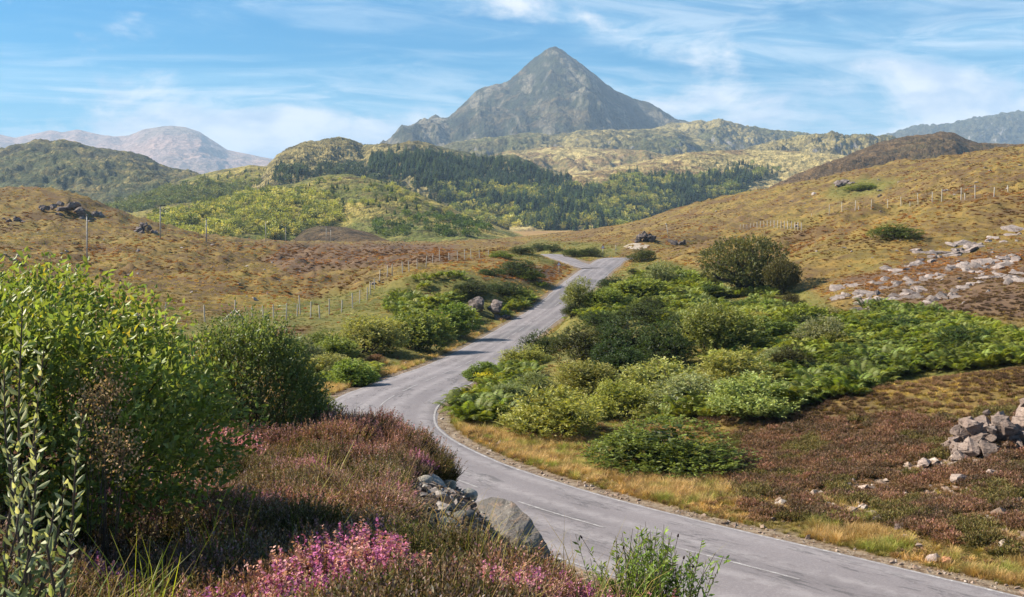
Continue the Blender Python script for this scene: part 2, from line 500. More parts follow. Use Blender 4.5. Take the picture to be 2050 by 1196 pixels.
for q in ((0, 540, 170), (0, 480, 280), (0, 440, 340), (80, 378, 400), (0, 380, 400), (-200, 385, 400), (150, 395, 390), (215, 424, 380), (300, 464, 366), (320, 479, 290), (200, 482, 300),
          (413, 487, 420), (100, 600, 140), (300, 600, 150), (300, 655, 112), (450, 560, 190), (450, 605, 152), (550, 640, 132), (600, 545, 245), (560, 505, 290), (618, 562, 228), (650, 600, 170),
          (480, 490, 430), (650, 521, 350), (650, 489, 560), (850, 500, 450), (850, 484, 620), (700, 562, 210), (720, 602, 158), (800, 545, 190), (870, 520, 215), (830, 590, 138), (900, 546, 172),
          (980, 513, 215), (760, 642, 118), (700, 655, 112), (600, 685, 100), (930, 640, 124), (978, 632, 140), (640, 790, 62), (700, 765, 70), (800, 725, 88), (770, 702, 97), (-200, 560, 120), (-400, 480, 200),
          (1050, 500, 232), (1035, 512, 220), (1100, 505, 285), (1150, 514, 262), (1050, 495, 300), (1150, 497, 330), (1100, 489, 420), (1010, 540, 190), (1060, 565, 178),
          (1210, 502, 320), (1275, 490, 315), (1285, 476, 350), (1250, 470, 450), (1262, 450, 520), (1260, 468, 800),
          (1150, 955, 38.6), (1200, 960, 41), (1340, 945, 42.5), (1500, 960, 40.5), (1800, 1000, 36.2), (2050, 1090, 29.8), (2050, 950, 37), (2000, 850, 43), (1800, 900, 42), (1600, 880, 46), (1500, 833, 50),
          (1750, 778, 51), (2050, 738, 52), (2500, 690, 52), (930, 825, 57), (950, 760, 70), (1100, 860, 52), (1250, 840, 55), (1430, 822, 58), (1700, 800, 61), (1650, 700, 78), (1900, 720, 71), (1950, 650, 85),
          (1700, 640, 95), (1280, 742, 75), (1110, 722, 82), (1250, 650, 100), (1150, 603, 138), (1250, 570, 160), (1240, 541, 190), (1290, 525, 225), (1350, 560, 165), (1490, 584, 139), (1565, 588, 134), (1650, 603, 114),
          (1680, 600, 108), (1850, 590, 102), (2050, 580, 95), (2300, 560, 95), (2050, 480, 140), (1850, 510, 140), (1700, 520, 145), (1600, 500, 200), (1400, 490, 240), (1340, 477, 330), (1480, 461, 290), (1610, 461, 270),
          (1750, 440, 225), (1660, 429, 235), (1900, 407, 185), (2050, 379, 170), (2050, 340, 290), (1850, 365, 330), (1650, 400, 400), (1500, 415, 430), (1370, 413, 500), (1480, 393, 520), (1600, 383, 530),
          (1700, 353, 520), (1850, 322, 480), (1980, 303, 450), (2050, 300, 440), (2400, 270, 440)):
    cv(*q)
for D, u, z in ((56, 1500, -9.5), (57.5, 1750, -8.8), (58.5, 2050, -8.1), (900, 1400, -8), (900, 1900, -6), (900, 2500, -5), (760, 1700, 2), (700, 0, -11), (620, 250, -11), (560, 80, -8)):
    cz(u, D, z)
for D in (700, 1000, 1500, 2200):
    for u in (-500, 400, 900, 1150): cz(u, D, -12.8)
for D in (2200, 5000, 10000, 16000):
    for u in (-900, -200, 600, 1200, 1800, 2700): cz(u, D, -12.0)
for P, st in ((ROAD_PTS, 1), (SIDE_PTS, 1)):
    for (x, y, z) in P: CTRL.append((x, y, z))
CT = np.array(CTRL)
def _key(x, y):
    return np.stack([x / (y + K0), np.log(y + K0)], -1)
_CK = _key(CT[:, 0], CT[:, 1])
_CW = CT[:, 2] / (CT[:, 1] + K0)
def _phi(d2): return np.sqrt(d2 + 0.0009)
_A = _phi(((_CK[:, None] - _CK[None]) ** 2).sum(-1))
_n = len(CT)
_P = np.concatenate([np.ones((_n, 1)), _CK], 1)
_L = np.zeros((_n + 3, _n + 3))
_L[:_n, :_n] = _A - np.eye(_n) * 0.004
_L[:_n, _n:] = _P
_L[_n:, :_n] = _P.T
_sol = np.linalg.solve(_L, np.concatenate([_CW, np.zeros(3)]))

def rbf_z(x, y):
    k = _key(x, y).reshape(-1, 2)
    out = np.empty(len(k))
    for i in range(0, len(k), 20000):
        q = k[i:i + 20000]
        d2 = ((q[:, None] - _CK[None]) ** 2).sum(-1)
        out[i:i + 20000] = _phi(d2) @ _sol[:_n] + _sol[_n] + q @ _sol[_n + 1:]
    return out.reshape(np.shape(x)) * (y + K0)

def near_line(C, x, y):
    """distance to a centre line and its height there"""
    xf, yf = x.ravel(), y.ravel()
    dmin = np.full(xf.shape, 1e9); zz = np.zeros(xf.shape)
    lo, hi = C[:, :2].min(0) - 15, C[:, :2].max(0) + 15
    sel = np.where((xf > lo[0]) & (xf < hi[0]) & (yf > lo[1]) & (yf < hi[1]))[0]
    for i in range(0, len(sel), 8000):
        s = sel[i:i + 8000]
        d2 = (xf[s, None] - C[None, :, 0]) ** 2 + (yf[s, None] - C[None, :, 1]) ** 2
        j = d2.argmin(1)
        dmin[s] = np.sqrt(d2[np.arange(len(s)), j]); zz[s] = C[j, 2]
    return dmin.reshape(x.shape), zz.reshape(x.shape)

NT_ = 560
PMAX = 0.72
_p = np.linspace(-PMAX, PMAX, NT_)
_s = np.concatenate([np.linspace(math.log(2.2), math.log(700 + K0), 640), np.linspace(math.log(700 + K0), math.log(16000), 111)[1:]])
NS_ = len(_s)
GP, GS = np.meshgrid(_p, _s)
GY = np.exp(GS) - K0
GX = GP * (GY + K0)
GZ = rbf_z(GX, GY)
GU = U0 + F * GX / np.maximum(GY, 0.5)
# hummocks: fine on the bank, broader further off
a_near = sstep(70, 25, GY)
GZ += fbm(GX * 1.3, GY * 1.3, 3, 4) * 0.10 * sstep(2, 6, GY) * a_near
mid = sstep(40, 110, GY) * sstep(1500, 500, GY)
GZ += fbm(GX / 7, GY / 7, 5, 4, 0.55) * (0.58 * sstep(28, 90, GY)) * sstep(1500, 500, GY)
GZ += fbm(GX / 34, GY / 34, 9, 4, 0.55) * 2.1 * mid
GZ += np.maximum(fbm(GX / 16, GY / 11, 21, 4, 0.6, True), 0) ** 2 * 2.0 * sstep(130, 200, GY) * sstep(1500, 600, GY) * np.where(GX < 0, sstep(1000, 700, GU), sstep(1280, 1500, GU))
# peat cuttings: low dark steps across the flat left moor
peat = sstep(480, 620, GU) * sstep(1010, 900, GU) * sstep(250, 290, GY) * sstep(560, 470, GY)
GZ += peat * (np.abs(((GY + 3 * fbm(GX / 40, GY / 40, 31, 2)) / 26) % 1 - 0.5) * 2.0 - 0.5) * 1.3
_rd, _rz = near_line(ROAD_C, GX, GY)
_rd2, _rz2 = near_line(SIDE_C, GX, GY)
def lay(Z, dist, zr, hw, blend):
    f = sstep(hw + 0.5, hw + blend, dist)
    return (zr - 0.10) * (1 - f) + Z * f
GZ = np.maximum(GZ, -17.0)
GZ = lay(GZ, _rd2, _rz2, SHW, 5.0)
GZ = lay(GZ, _rd, _rz, HW, np.where(GY < 60, 3.6, 5.5))
GV = VH - F * GZ / np.maximum(GY, 0.5)
ROADDIST = np.minimum(_rd - HW, _rd2 - SHW)

def grid_sample(A, x, y):
    x = np.asarray(x, float); y = np.asarray(y, float)
    fp = (x / (y + K0) + PMAX) / (2 * PMAX) * (NT_ - 1)
    fs = np.interp(np.log(np.maximum(y + K0, 2.2)), _s, np.arange(NS_))
    i = np.clip(np.floor(fs).astype(int), 0, NS_ - 2); j = np.clip(np.floor(fp).astype(int), 0, NT_ - 2)
    a, b = np.clip(fs - i, 0, 1), np.clip(fp - j, 0, 1)
    return (A[i, j] * (1 - a) * (1 - b) + A[i + 1, j] * a * (1 - b) + A[i, j + 1] * (1 - a) * b + A[i + 1, j + 1] * a * b)

def gz(x, y): return grid_sample(GZ, x, y)

_DD = np.exp(np.linspace(math.log(3.0), math.log(1400), 2400))
def hit(u, v):
    """first ground point seen at a pixel"""
    x = (u - U0) / F * _DD
    vv = VH - F * gz(x, _DD) / _DD
    k = np.argmax(vv <= v)
    if vv[k] > v: k = len(_DD) - 1
    return Vector((x[k], _DD[k], float(gz(x[k], _DD[k]))))

# --- zones: where heather, green growth and bare ground lie (plan areas read off the photograph)
def feather(polys, soft=18, amp=26, sc=0.02, seed=1):
    """0..1 cover inside polygons, with a ragged edge"""
    w = np.zeros(GU.shape, np.float32)
    ju = fbm(GX * 0.5 / np.maximum(GY / 60, .4), GY * 0.5 / np.maximum(GY / 60, .4), seed, 4) * amp
    jv = fbm(GX * 0.5 / np.maximum(GY / 60, .4) + 50, GY * 0.5 / np.maximum(GY / 60, .4), seed + 5, 4) * amp * 0.5
    for poly in polys:
        w = np.maximum(w, in_poly(GU + ju, GV + jv, poly))
    k = 3
    for _ in range(2):
        w = (np.roll(w, 1, 0) + np.roll(w, -1, 0) + np.roll(w, 1, 1) + np.roll(w, -1, 1) + 2 * w) / 6
    return w
FRONT = GY > 2
HEATHER = [[(1500, 1040), (1430, 900), (1520, 862), (1650, 848), (1800, 832), (1920, 845), (2060, 815), (2500, 790), (2500, 1130), (2060, 1130), (1800, 1060)],
           [(1670, 560), (1850, 520), (2060, 500), (2400, 500), (2400, 640), (2060, 640), (1850, 620)], [(930, 560), (1060, 530), (1140, 545), (1090, 575), (1000, 575)],
           [(560, 490), (900, 490), (900, 525), (640, 545), (600, 560), (520, 520)]]
GREEN = [[(560, 720), (640, 640), (760, 570), (900, 540), (1000, 560), (1100, 570), (1070, 640), (960, 690), (820, 720), (640, 790)],
         [(880, 870), (860, 820), (1000, 700), (1110, 590), (1160, 560), (1300, 520), (1420, 540), (1620, 580), (1700, 640), (1960, 640), (2060, 700), (2060, 735), (1750, 775), (1500, 830), (1250, 850), (1000, 860)],
         [(990, 510), (1080, 480), (1250, 490), (1220, 520), (1080, 530)], [(620, 600), (720, 580), (760, 560), (700, 600), (640, 650), (300, 680), (300, 660)],
         [(1650, 400), (1680, 360), (1800, 360), (1760, 390)]]
ZR = feather(HEATHER, seed=2); ZG = feather(GREEN, seed=3)
ZR = np.where((GY < 27) & FRONT, 1.0, ZR)
verge = sstep(2.6, 0.8, ROADDIST)
edge = sstep(0.9, 0.3, ROADDIST)
stony = feather([[(1480, 1030), (1650, 940), (1900, 900), (2060, 880), (2300, 900), (2300, 1180), (2060, 1150)]], seed=8) * sstep(0.47, 0.62, 0.5 + 0.5 * fbm(GX / 1.6, GY / 1.6, 44, 4))
bankrub = feather([[(800, 960), (960, 975), (1100, 1010), (1100, 1130), (960, 1120), (820, 1040)]], amp=8, seed=12) * (GY < 26)
CUT = sstep(22, 26, GY) * 0  # reserved
slope_bank = (GY < 34) & (ROADDIST < 6) & (GZ < -4.6) & (GX < 12)
ZB = np.clip(np.maximum.reduce([edge * 0.9, stony * 0.85, bankrub * 0.9, slope_bank * 0.7 * (GX < 4)]), 0, 1)
FARZ = sstep(560, 900, GY) * 0.85
gverts = np.stack([GX, GY, GZ], -1).reshape(-1, 3)
ii = np.arange(NS_ * NT_).reshape(NS_, NT_)
gfaces = np.stack([ii[:-1, :-1], ii[:-1, 1:], ii[1:, 1:], ii[1:, :-1]], -1).reshape(-1, 4)
gme = mesh_np('ground', gverts, gfaces)
col_attr(gme, 'zone', np.stack([ZR, ZG, ZB], -1).reshape(-1, 3))
col_attr(gme, 'far', np.repeat(FARZ.reshape(-1, 1), 3, 1))
smooth(gme)
ground = tag(link('ground', gme, M['ground']), 'brown and olive moorland ground with hummocks either side of the road', 'ground', kind='structure')

# --- roads
def ribbon(C, off0, off1, dz, n_across, crown=0.0, hw=1.0, s0=0, closed=None):
    T = np.gradient(C[:, :2], axis=0); T /= np.linalg.norm(T, axis=1)[:, None]
    N = np.stack([T[:, 1], -T[:, 0]], 1)       # to the right of travel
    offs = np.linspace(off0, off1, n_across)
    V = []
    for o_ in offs:
        z = C[:, 2] + dz - crown * (o_ / hw) ** 2
        V.append(np.stack([C[:, 0] + N[:, 0] * o_, C[:, 1] + N[:, 1] * o_, z], 1))
    V = np.stack(V, 1)
    m, k = V.shape[:2]
    idx = np.arange(m * k).reshape(m, k)
    Fc = np.stack([idx[:-1, :-1], idx[:-1, 1:], idx[1:, 1:], idx[1:, :-1]], -1).reshape(-1, 4)
    return V.reshape(-1, 3), Fc, offs, m

def road_mesh(name, C, S, hw, dz):
    V, Fc, offs, m = ribbon(C, -hw, hw, dz, 13, 0.07, hw)
    V = V.reshape(m, 13, 3)
    jit = fbm(S / 0.9, S * 0, 77, 4) * 0.16
    T = np.gradient(C[:, :2], axis=0); T /= np.linalg.norm(T, axis=1)[:, None]
    N = np.stack([T[:, 1], -T[:, 0]], 1)
    V[:, 0, :2] -= N * np.abs(jit)[:, None]; V[:, -1, :2] += N * np.abs(np.roll(jit, 31))[:, None]
    V[:, 0, 2] -= 0.05; V[:, -1, 2] -= 0.05
    me = mesh_np(name, V.reshape(-1, 3), Fc[:, ::-1])
    a = np.repeat(((offs + hw) / (2 * hw))[None], m, 0)
    col_attr(me, 'rd', np.stack([a, np.repeat((S / 100)[:, None], 13, 1), a * 0], -1).reshape(-1, 3))
    smooth(me)
    return me

_ro = np.linspace(0, HW, 7)
_rzz = -0.07 * (_ro / HW) ** 2
_rzz[-1] -= 0.05
def rz_(off): return float(np.interp(abs(off), _ro, _rzz)) + 0.008
road = tag(link('road', road_mesh('road', ROAD_C, ROAD_S, HW, 0.0), M['road']), 'pale grey single carriageway road winding through the moor', 'road', kind='structure')
side_road = tag(link('side_road', road_mesh('side_road', SIDE_C, SIDE_S, SHW, 0.02), M['road']), 'short grey side road joining at the crest', 'road', kind='structure')
def marking(name, C, o0, o1, parent):
    V, Fc, offs, m = ribbon(C, o0, o1, rz_((o0 + o1) / 2), 2)
    return link(name, mesh_np(name, V, Fc[:, ::-1]), M['paint'], parent)
jn = np.hypot(ROAD_C[:, 0] - 14.0, ROAD_C[:, 1] - 214)
for lo, hi in ((0, int(jn.argmin()) - 5), (int(jn.argmin()) + 6, len(ROAD_C) - 1)):
    marking('edge_line', ROAD_C[lo:hi], -HW + 0.22, -HW + 0.33, road)
marking('edge_line', ROAD_C, HW - 0.33, HW - 0.22, road)
DEN, DEN_S = resample(ROAD_C, 0.25)
s_at = lambda x, y: DEN_S[np.hypot(DEN[:, 0] - x, DEN[:, 1] - y).argmin()]
s = s_at(6.95, 28.35) - 27.15
while s < DEN_S[-1] - 5:
    seg = DEN[(DEN_S >= s) & (DEN_S <= s + 4.6)]
    if len(seg) > 4: marking('centre_dash', seg, -0.045, 0.045, road)
    s += 6.7

# --- hills: each a ridge body with its own crest line, depth and gullies
HILLS = {}
def hill(name, label, sky, D1, front, back, base, mat, nu=260, nd=120, rough=0.10, gully=0.0, power=1.35, seed=0, lobes=0.0, crag=0.0, big=0.0, gs=0.16):
    nd = int(nd * 0.8)
    sky = np.array(sky, float)
    D1 = np.array(D1, float)
    u = np.linspace(sky[0, 0], sky[-1, 0], nu)
    # smooth monotone-ish interpolation of the crest
    vs = np.interp(u, sky[:, 0], sky[:, 1])
    k = 1
    for _ in range(k): vs[1:-1] = (vs[:-2] + 2 * vs[1:-1] + vs[2:]) / 4
    Dc = np.interp(u, D1[:, 0], D1[:, 1])
    Dc = Dc + front * lobes * fbm(u / 90.0, u * 0, seed + 90, 3)
    b = np.concatenate([np.linspace(-1, 0, nd * 2 // 3, endpoint=False), np.linspace(0, 1, nd // 3)])
    BU, BB = np.meshgrid(np.arange(nu), b)
    U = u[BU]
    zc = (VH - vs) / F * Dc
    D = Dc[BU] + np.where(BB < 0, BB * front, BB * back)
    ab = np.abs(BB)
    prof = np.where(BB < 0, 1 - ab ** power, 1 - ab ** 1.6)
    H = zc[BU] - base
    X = (U - U0) / F * D
    L = front
    n = fbm(X / (0.35 * L), D / (0.35 * L), seed, 6, 0.55)
    win = np.clip(np.sin(np.pi * np.clip(ab, 0, 1)) + 0.12, 0, 1)
    Hs = np.maximum(H, 0)
    Z = base + H * prof + rough * Hs.max() * n * win * np.clip(Hs / (0.25 * Hs.max() + 1e-6), 0.1, 1)
    if gully:
        g = fbm(X / (gs * L) + 0.9 * D / L, D / (3.2 * gs * L) + 0.3 * X / L, seed + 40, 6, 0.5, True)
        Z += gully * Hs.max() * (g - 0.3) * win * np.clip(Hs / (0.3 * Hs.max()), 0, 1)
    if big:
        g2 = fbm(X / (0.42 * L) + 0.2 * D / L, D / (1.5 * L), seed + 140, 4, 0.5, True)
        Z += big * Hs.max() * (g2 - 0.2) * win * np.clip(Hs / (0.35 * Hs.max()), 0, 1)
    if crag:
        c = fbm(X / (0.05 * L), D / (0.05 * L), seed + 60, 4, 0.6)
        o_ = np.maximum(fbm(X / (0.085 * L), D / (0.06 * L), seed + 70, 5, 0.62, True) - 0.15, 0)
        Z += crag * 1.9 * Hs.max() * o_ * (0.15 + 0.85 * win) * np.clip(Hs / (0.3 * Hs.max()), 0.05, 1)
        Z += crag * Hs.max() * c * (0.35 + 0.65 * win) * np.clip(Hs / (0.3 * Hs.max()), 0.05, 1)
    Z = np.maximum(Z, -24.0)
    V = np.stack([X, D, Z], -1).reshape(-1, 3)
    m = len(b)
    ix = np.arange(m * nu).reshape(m, nu)
    Fc = np.stack([ix[:-1, :-1], ix[:-1, 1:], ix[1:, 1:], ix[1:, :-1]], -1).reshape(-1, 4)
    me = mesh_np(name, V, Fc)
    smooth(me)
    o = tag(link(name, me, mat), label, 'hill' if 'mountain' not in name else 'mountain', kind='structure')
    HILLS[name + str(seed)] = (X, D, Z, VH - F * Z / D, U)
    return o

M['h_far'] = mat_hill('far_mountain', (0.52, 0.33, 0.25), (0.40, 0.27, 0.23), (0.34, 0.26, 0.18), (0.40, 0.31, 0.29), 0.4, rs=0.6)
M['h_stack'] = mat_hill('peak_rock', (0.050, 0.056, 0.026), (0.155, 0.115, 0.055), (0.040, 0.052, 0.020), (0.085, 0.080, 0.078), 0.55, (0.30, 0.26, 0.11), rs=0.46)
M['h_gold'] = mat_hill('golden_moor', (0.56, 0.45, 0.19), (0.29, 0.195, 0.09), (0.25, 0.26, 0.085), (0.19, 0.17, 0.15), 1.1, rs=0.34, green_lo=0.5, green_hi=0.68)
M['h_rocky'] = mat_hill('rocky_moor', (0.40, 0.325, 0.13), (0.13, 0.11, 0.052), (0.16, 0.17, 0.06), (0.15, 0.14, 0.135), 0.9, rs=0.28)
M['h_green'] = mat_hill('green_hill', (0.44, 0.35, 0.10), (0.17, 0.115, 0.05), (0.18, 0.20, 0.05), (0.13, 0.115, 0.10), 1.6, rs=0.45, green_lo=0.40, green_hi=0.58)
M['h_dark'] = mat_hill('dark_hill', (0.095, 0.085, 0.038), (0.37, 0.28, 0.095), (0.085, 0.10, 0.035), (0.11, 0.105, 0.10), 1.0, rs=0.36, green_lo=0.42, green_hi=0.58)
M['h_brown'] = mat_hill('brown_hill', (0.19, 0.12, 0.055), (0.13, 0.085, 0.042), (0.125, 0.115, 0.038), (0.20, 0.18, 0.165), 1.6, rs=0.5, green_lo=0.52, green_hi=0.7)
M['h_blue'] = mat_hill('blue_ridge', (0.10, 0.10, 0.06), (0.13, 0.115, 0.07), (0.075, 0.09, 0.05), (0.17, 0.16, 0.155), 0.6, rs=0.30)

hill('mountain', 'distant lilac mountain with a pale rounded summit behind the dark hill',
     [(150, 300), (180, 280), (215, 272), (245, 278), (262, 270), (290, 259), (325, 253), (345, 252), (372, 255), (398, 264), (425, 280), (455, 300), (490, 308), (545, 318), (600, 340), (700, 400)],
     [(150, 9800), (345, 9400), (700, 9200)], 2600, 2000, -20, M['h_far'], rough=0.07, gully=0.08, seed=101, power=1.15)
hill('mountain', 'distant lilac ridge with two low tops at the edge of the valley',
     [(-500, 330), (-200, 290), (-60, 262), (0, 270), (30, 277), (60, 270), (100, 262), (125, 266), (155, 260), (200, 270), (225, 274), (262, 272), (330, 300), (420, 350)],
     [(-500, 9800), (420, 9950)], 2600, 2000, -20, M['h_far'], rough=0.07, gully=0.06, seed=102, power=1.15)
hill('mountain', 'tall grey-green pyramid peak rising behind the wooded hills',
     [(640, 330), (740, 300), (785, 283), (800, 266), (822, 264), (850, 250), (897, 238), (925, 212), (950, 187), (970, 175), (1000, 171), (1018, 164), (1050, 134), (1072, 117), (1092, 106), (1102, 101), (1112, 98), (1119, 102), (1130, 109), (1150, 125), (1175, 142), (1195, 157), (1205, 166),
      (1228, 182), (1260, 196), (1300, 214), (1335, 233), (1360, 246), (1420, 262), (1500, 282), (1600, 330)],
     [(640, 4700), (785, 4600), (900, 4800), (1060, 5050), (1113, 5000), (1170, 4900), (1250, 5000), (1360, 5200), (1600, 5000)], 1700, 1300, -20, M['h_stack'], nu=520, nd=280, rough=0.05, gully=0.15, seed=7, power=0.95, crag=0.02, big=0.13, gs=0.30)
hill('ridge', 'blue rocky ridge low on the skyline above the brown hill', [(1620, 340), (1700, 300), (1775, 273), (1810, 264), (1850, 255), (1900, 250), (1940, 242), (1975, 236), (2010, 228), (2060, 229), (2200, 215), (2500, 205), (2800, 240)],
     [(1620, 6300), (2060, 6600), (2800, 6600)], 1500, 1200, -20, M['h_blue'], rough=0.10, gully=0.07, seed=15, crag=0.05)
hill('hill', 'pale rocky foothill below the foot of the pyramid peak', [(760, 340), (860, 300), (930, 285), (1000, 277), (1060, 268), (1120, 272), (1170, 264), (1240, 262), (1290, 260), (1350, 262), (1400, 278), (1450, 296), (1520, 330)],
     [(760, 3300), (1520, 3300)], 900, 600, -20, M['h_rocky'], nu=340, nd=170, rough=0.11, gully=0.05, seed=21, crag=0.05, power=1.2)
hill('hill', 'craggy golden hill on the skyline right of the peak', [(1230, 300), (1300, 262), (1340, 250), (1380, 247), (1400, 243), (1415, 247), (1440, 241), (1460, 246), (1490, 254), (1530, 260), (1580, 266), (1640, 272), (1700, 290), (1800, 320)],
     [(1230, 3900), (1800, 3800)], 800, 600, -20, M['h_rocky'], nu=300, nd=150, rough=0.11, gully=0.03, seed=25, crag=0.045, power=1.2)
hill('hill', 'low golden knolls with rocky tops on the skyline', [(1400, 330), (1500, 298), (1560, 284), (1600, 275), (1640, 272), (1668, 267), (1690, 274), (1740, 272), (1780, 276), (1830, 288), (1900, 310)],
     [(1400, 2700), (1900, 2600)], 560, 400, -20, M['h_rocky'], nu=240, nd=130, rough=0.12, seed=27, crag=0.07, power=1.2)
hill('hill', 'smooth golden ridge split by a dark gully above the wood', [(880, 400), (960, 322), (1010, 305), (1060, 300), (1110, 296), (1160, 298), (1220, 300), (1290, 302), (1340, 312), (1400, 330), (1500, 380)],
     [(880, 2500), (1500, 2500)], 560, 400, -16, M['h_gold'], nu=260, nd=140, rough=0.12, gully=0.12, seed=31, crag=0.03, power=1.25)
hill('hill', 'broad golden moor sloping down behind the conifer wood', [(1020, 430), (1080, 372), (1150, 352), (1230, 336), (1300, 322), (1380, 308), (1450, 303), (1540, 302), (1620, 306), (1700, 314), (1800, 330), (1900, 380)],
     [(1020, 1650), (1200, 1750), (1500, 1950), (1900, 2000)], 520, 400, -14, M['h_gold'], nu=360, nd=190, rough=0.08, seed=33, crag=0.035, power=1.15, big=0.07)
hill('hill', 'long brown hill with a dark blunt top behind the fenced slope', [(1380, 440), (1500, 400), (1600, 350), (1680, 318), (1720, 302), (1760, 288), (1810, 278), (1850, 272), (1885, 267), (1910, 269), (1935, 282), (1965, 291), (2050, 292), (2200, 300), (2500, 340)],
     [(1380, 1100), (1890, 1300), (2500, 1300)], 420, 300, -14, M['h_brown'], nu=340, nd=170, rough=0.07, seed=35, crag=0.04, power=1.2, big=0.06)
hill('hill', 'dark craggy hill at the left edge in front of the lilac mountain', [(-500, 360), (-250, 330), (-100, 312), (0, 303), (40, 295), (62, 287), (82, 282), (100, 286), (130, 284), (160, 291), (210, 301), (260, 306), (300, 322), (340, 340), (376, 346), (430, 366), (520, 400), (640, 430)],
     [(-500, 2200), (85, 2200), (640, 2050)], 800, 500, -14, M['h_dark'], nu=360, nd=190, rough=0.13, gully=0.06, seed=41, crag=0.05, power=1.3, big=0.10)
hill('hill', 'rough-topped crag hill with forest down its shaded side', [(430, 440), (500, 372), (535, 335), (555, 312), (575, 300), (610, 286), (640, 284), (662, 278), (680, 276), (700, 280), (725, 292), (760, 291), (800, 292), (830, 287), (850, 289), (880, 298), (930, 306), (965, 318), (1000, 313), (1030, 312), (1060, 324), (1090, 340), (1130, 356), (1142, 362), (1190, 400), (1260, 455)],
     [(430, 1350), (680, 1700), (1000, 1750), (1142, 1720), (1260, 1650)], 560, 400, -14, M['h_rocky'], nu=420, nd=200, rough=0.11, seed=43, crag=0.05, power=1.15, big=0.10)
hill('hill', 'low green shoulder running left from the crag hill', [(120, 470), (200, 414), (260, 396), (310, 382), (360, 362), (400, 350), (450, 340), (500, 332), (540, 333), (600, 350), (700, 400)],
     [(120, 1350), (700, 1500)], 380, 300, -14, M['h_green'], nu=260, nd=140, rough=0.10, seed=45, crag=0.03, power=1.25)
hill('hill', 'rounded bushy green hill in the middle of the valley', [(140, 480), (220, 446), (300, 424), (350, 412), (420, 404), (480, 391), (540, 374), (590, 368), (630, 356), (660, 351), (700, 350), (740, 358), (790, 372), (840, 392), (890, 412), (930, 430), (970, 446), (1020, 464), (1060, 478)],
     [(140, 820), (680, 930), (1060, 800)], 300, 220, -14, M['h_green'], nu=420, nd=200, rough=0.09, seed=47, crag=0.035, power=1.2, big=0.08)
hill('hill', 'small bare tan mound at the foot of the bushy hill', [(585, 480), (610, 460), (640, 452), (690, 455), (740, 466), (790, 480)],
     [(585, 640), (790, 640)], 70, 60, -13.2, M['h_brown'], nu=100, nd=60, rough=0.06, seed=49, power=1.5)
# ------------------------------------------------------------------ plant and rock builders
class MB:
    """collects quads with a colour per vertex"""
    def __init__(self): self.V, self.Q, self.C, self.n = [], [], [], 0
    def add(self, V, Q, C):
        V = np.asarray(V, float).reshape(-1, 3); C = np.asarray(C, float)
        if C.ndim == 1: C = np.repeat(C[None], len(V), 0)
        self.V.append(V); self.Q.append(np.asarray(Q, int) + self.n); self.C.append(C); self.n += len(V)
    def mesh(self, name, mat=None, sm=False):
        me = mesh_np(name, np.concatenate(self.V), np.concatenate(self.Q))
        col_attr(me, 'col', np.concatenate(self.C))
        if sm: smooth(me)
        if mat is not None: me.materials.append(mat)
        return me

def unit(a):
    a = np.asarray(a, float)
    return a / np.maximum(np.linalg.norm(a, axis=-1, keepdims=True), 1e-9)

def perp(d, rng):
    r = rng.normal(size=d.shape)
    return unit(np.cross(d, r))

def jitcol(c, n, rng, amt=0.2):
    c = np.asarray(c, float)
    k = 1 + rng.uniform(-amt, amt, (n, 1))
    return np.clip(c * k * (1 + rng.uniform(-amt * .35, amt * .35, (n, 3))), 0.002, 1)

def rhombs(mb, B, Dv, L, W, col, rng, tipcol=None, fold=0.0, mid=0.5):
    """leaf-shaped quads: base, two shoulders, tip"""
    n = len(B)
    Dv = unit(Dv); S = perp(Dv, rng)
    L = np.broadcast_to(L, (n,))[:, None]; W = np.broadcast_to(W, (n,))[:, None]
    Nn = np.cross(Dv, S)
    m = B + Dv * L * mid + Nn * L * fold
    V = np.stack([B, m + S * W / 2, B + Dv * L, m - S * W / 2], 1)
    col = np.broadcast_to(col, (n, 3)); tipcol = col if tipcol is None else np.broadcast_to(tipcol, (n, 3))
    C = np.stack([col, (col + tipcol) / 2, tipcol, (col + tipcol) / 2], 1)
    mb.add(V.reshape(-1, 3), np.arange(n * 4).reshape(n, 4), C.reshape(-1, 3))

def leaves6(mb, B, Dv, L, W, col, rng, fold=0.18, curl=0.15):
    """broader leaves of two quads folded on the midrib"""
    n = len(B)
    Dv = unit(Dv); S = perp(Dv, rng); Nn = np.cross(Dv, S)
    L = np.broadcast_to(L, (n,))[:, None]; W = np.broadcast_to(W, (n,))[:, None]
    rib = B + Dv * L * 0.55 - Nn * W * fold
    tip = B + Dv * L - Nn * L * curl
    a = B + Dv * L * 0.45 + S * W / 2 + Nn * W * fold
    b = B + Dv * L * 0.45 - S * W / 2 + Nn * W * fold
    V = np.stack([B, a, tip, rib, b], 1)
    k = np.arange(n)[:, None] * 5
    Q = np.concatenate([k + np.array([[0, 1, 2, 3]]), k + np.array([[0, 3, 2, 4]])])
    col = np.broadcast_to(col, (n, 3))
    C = np.repeat(col[:, None], 5, 1) * np.array([0.85, 1.0, 1.15, 0.92, 1.0])[None, :, None]
    mb.add(V.reshape(-1, 3), Q, C.reshape(-1, 3))

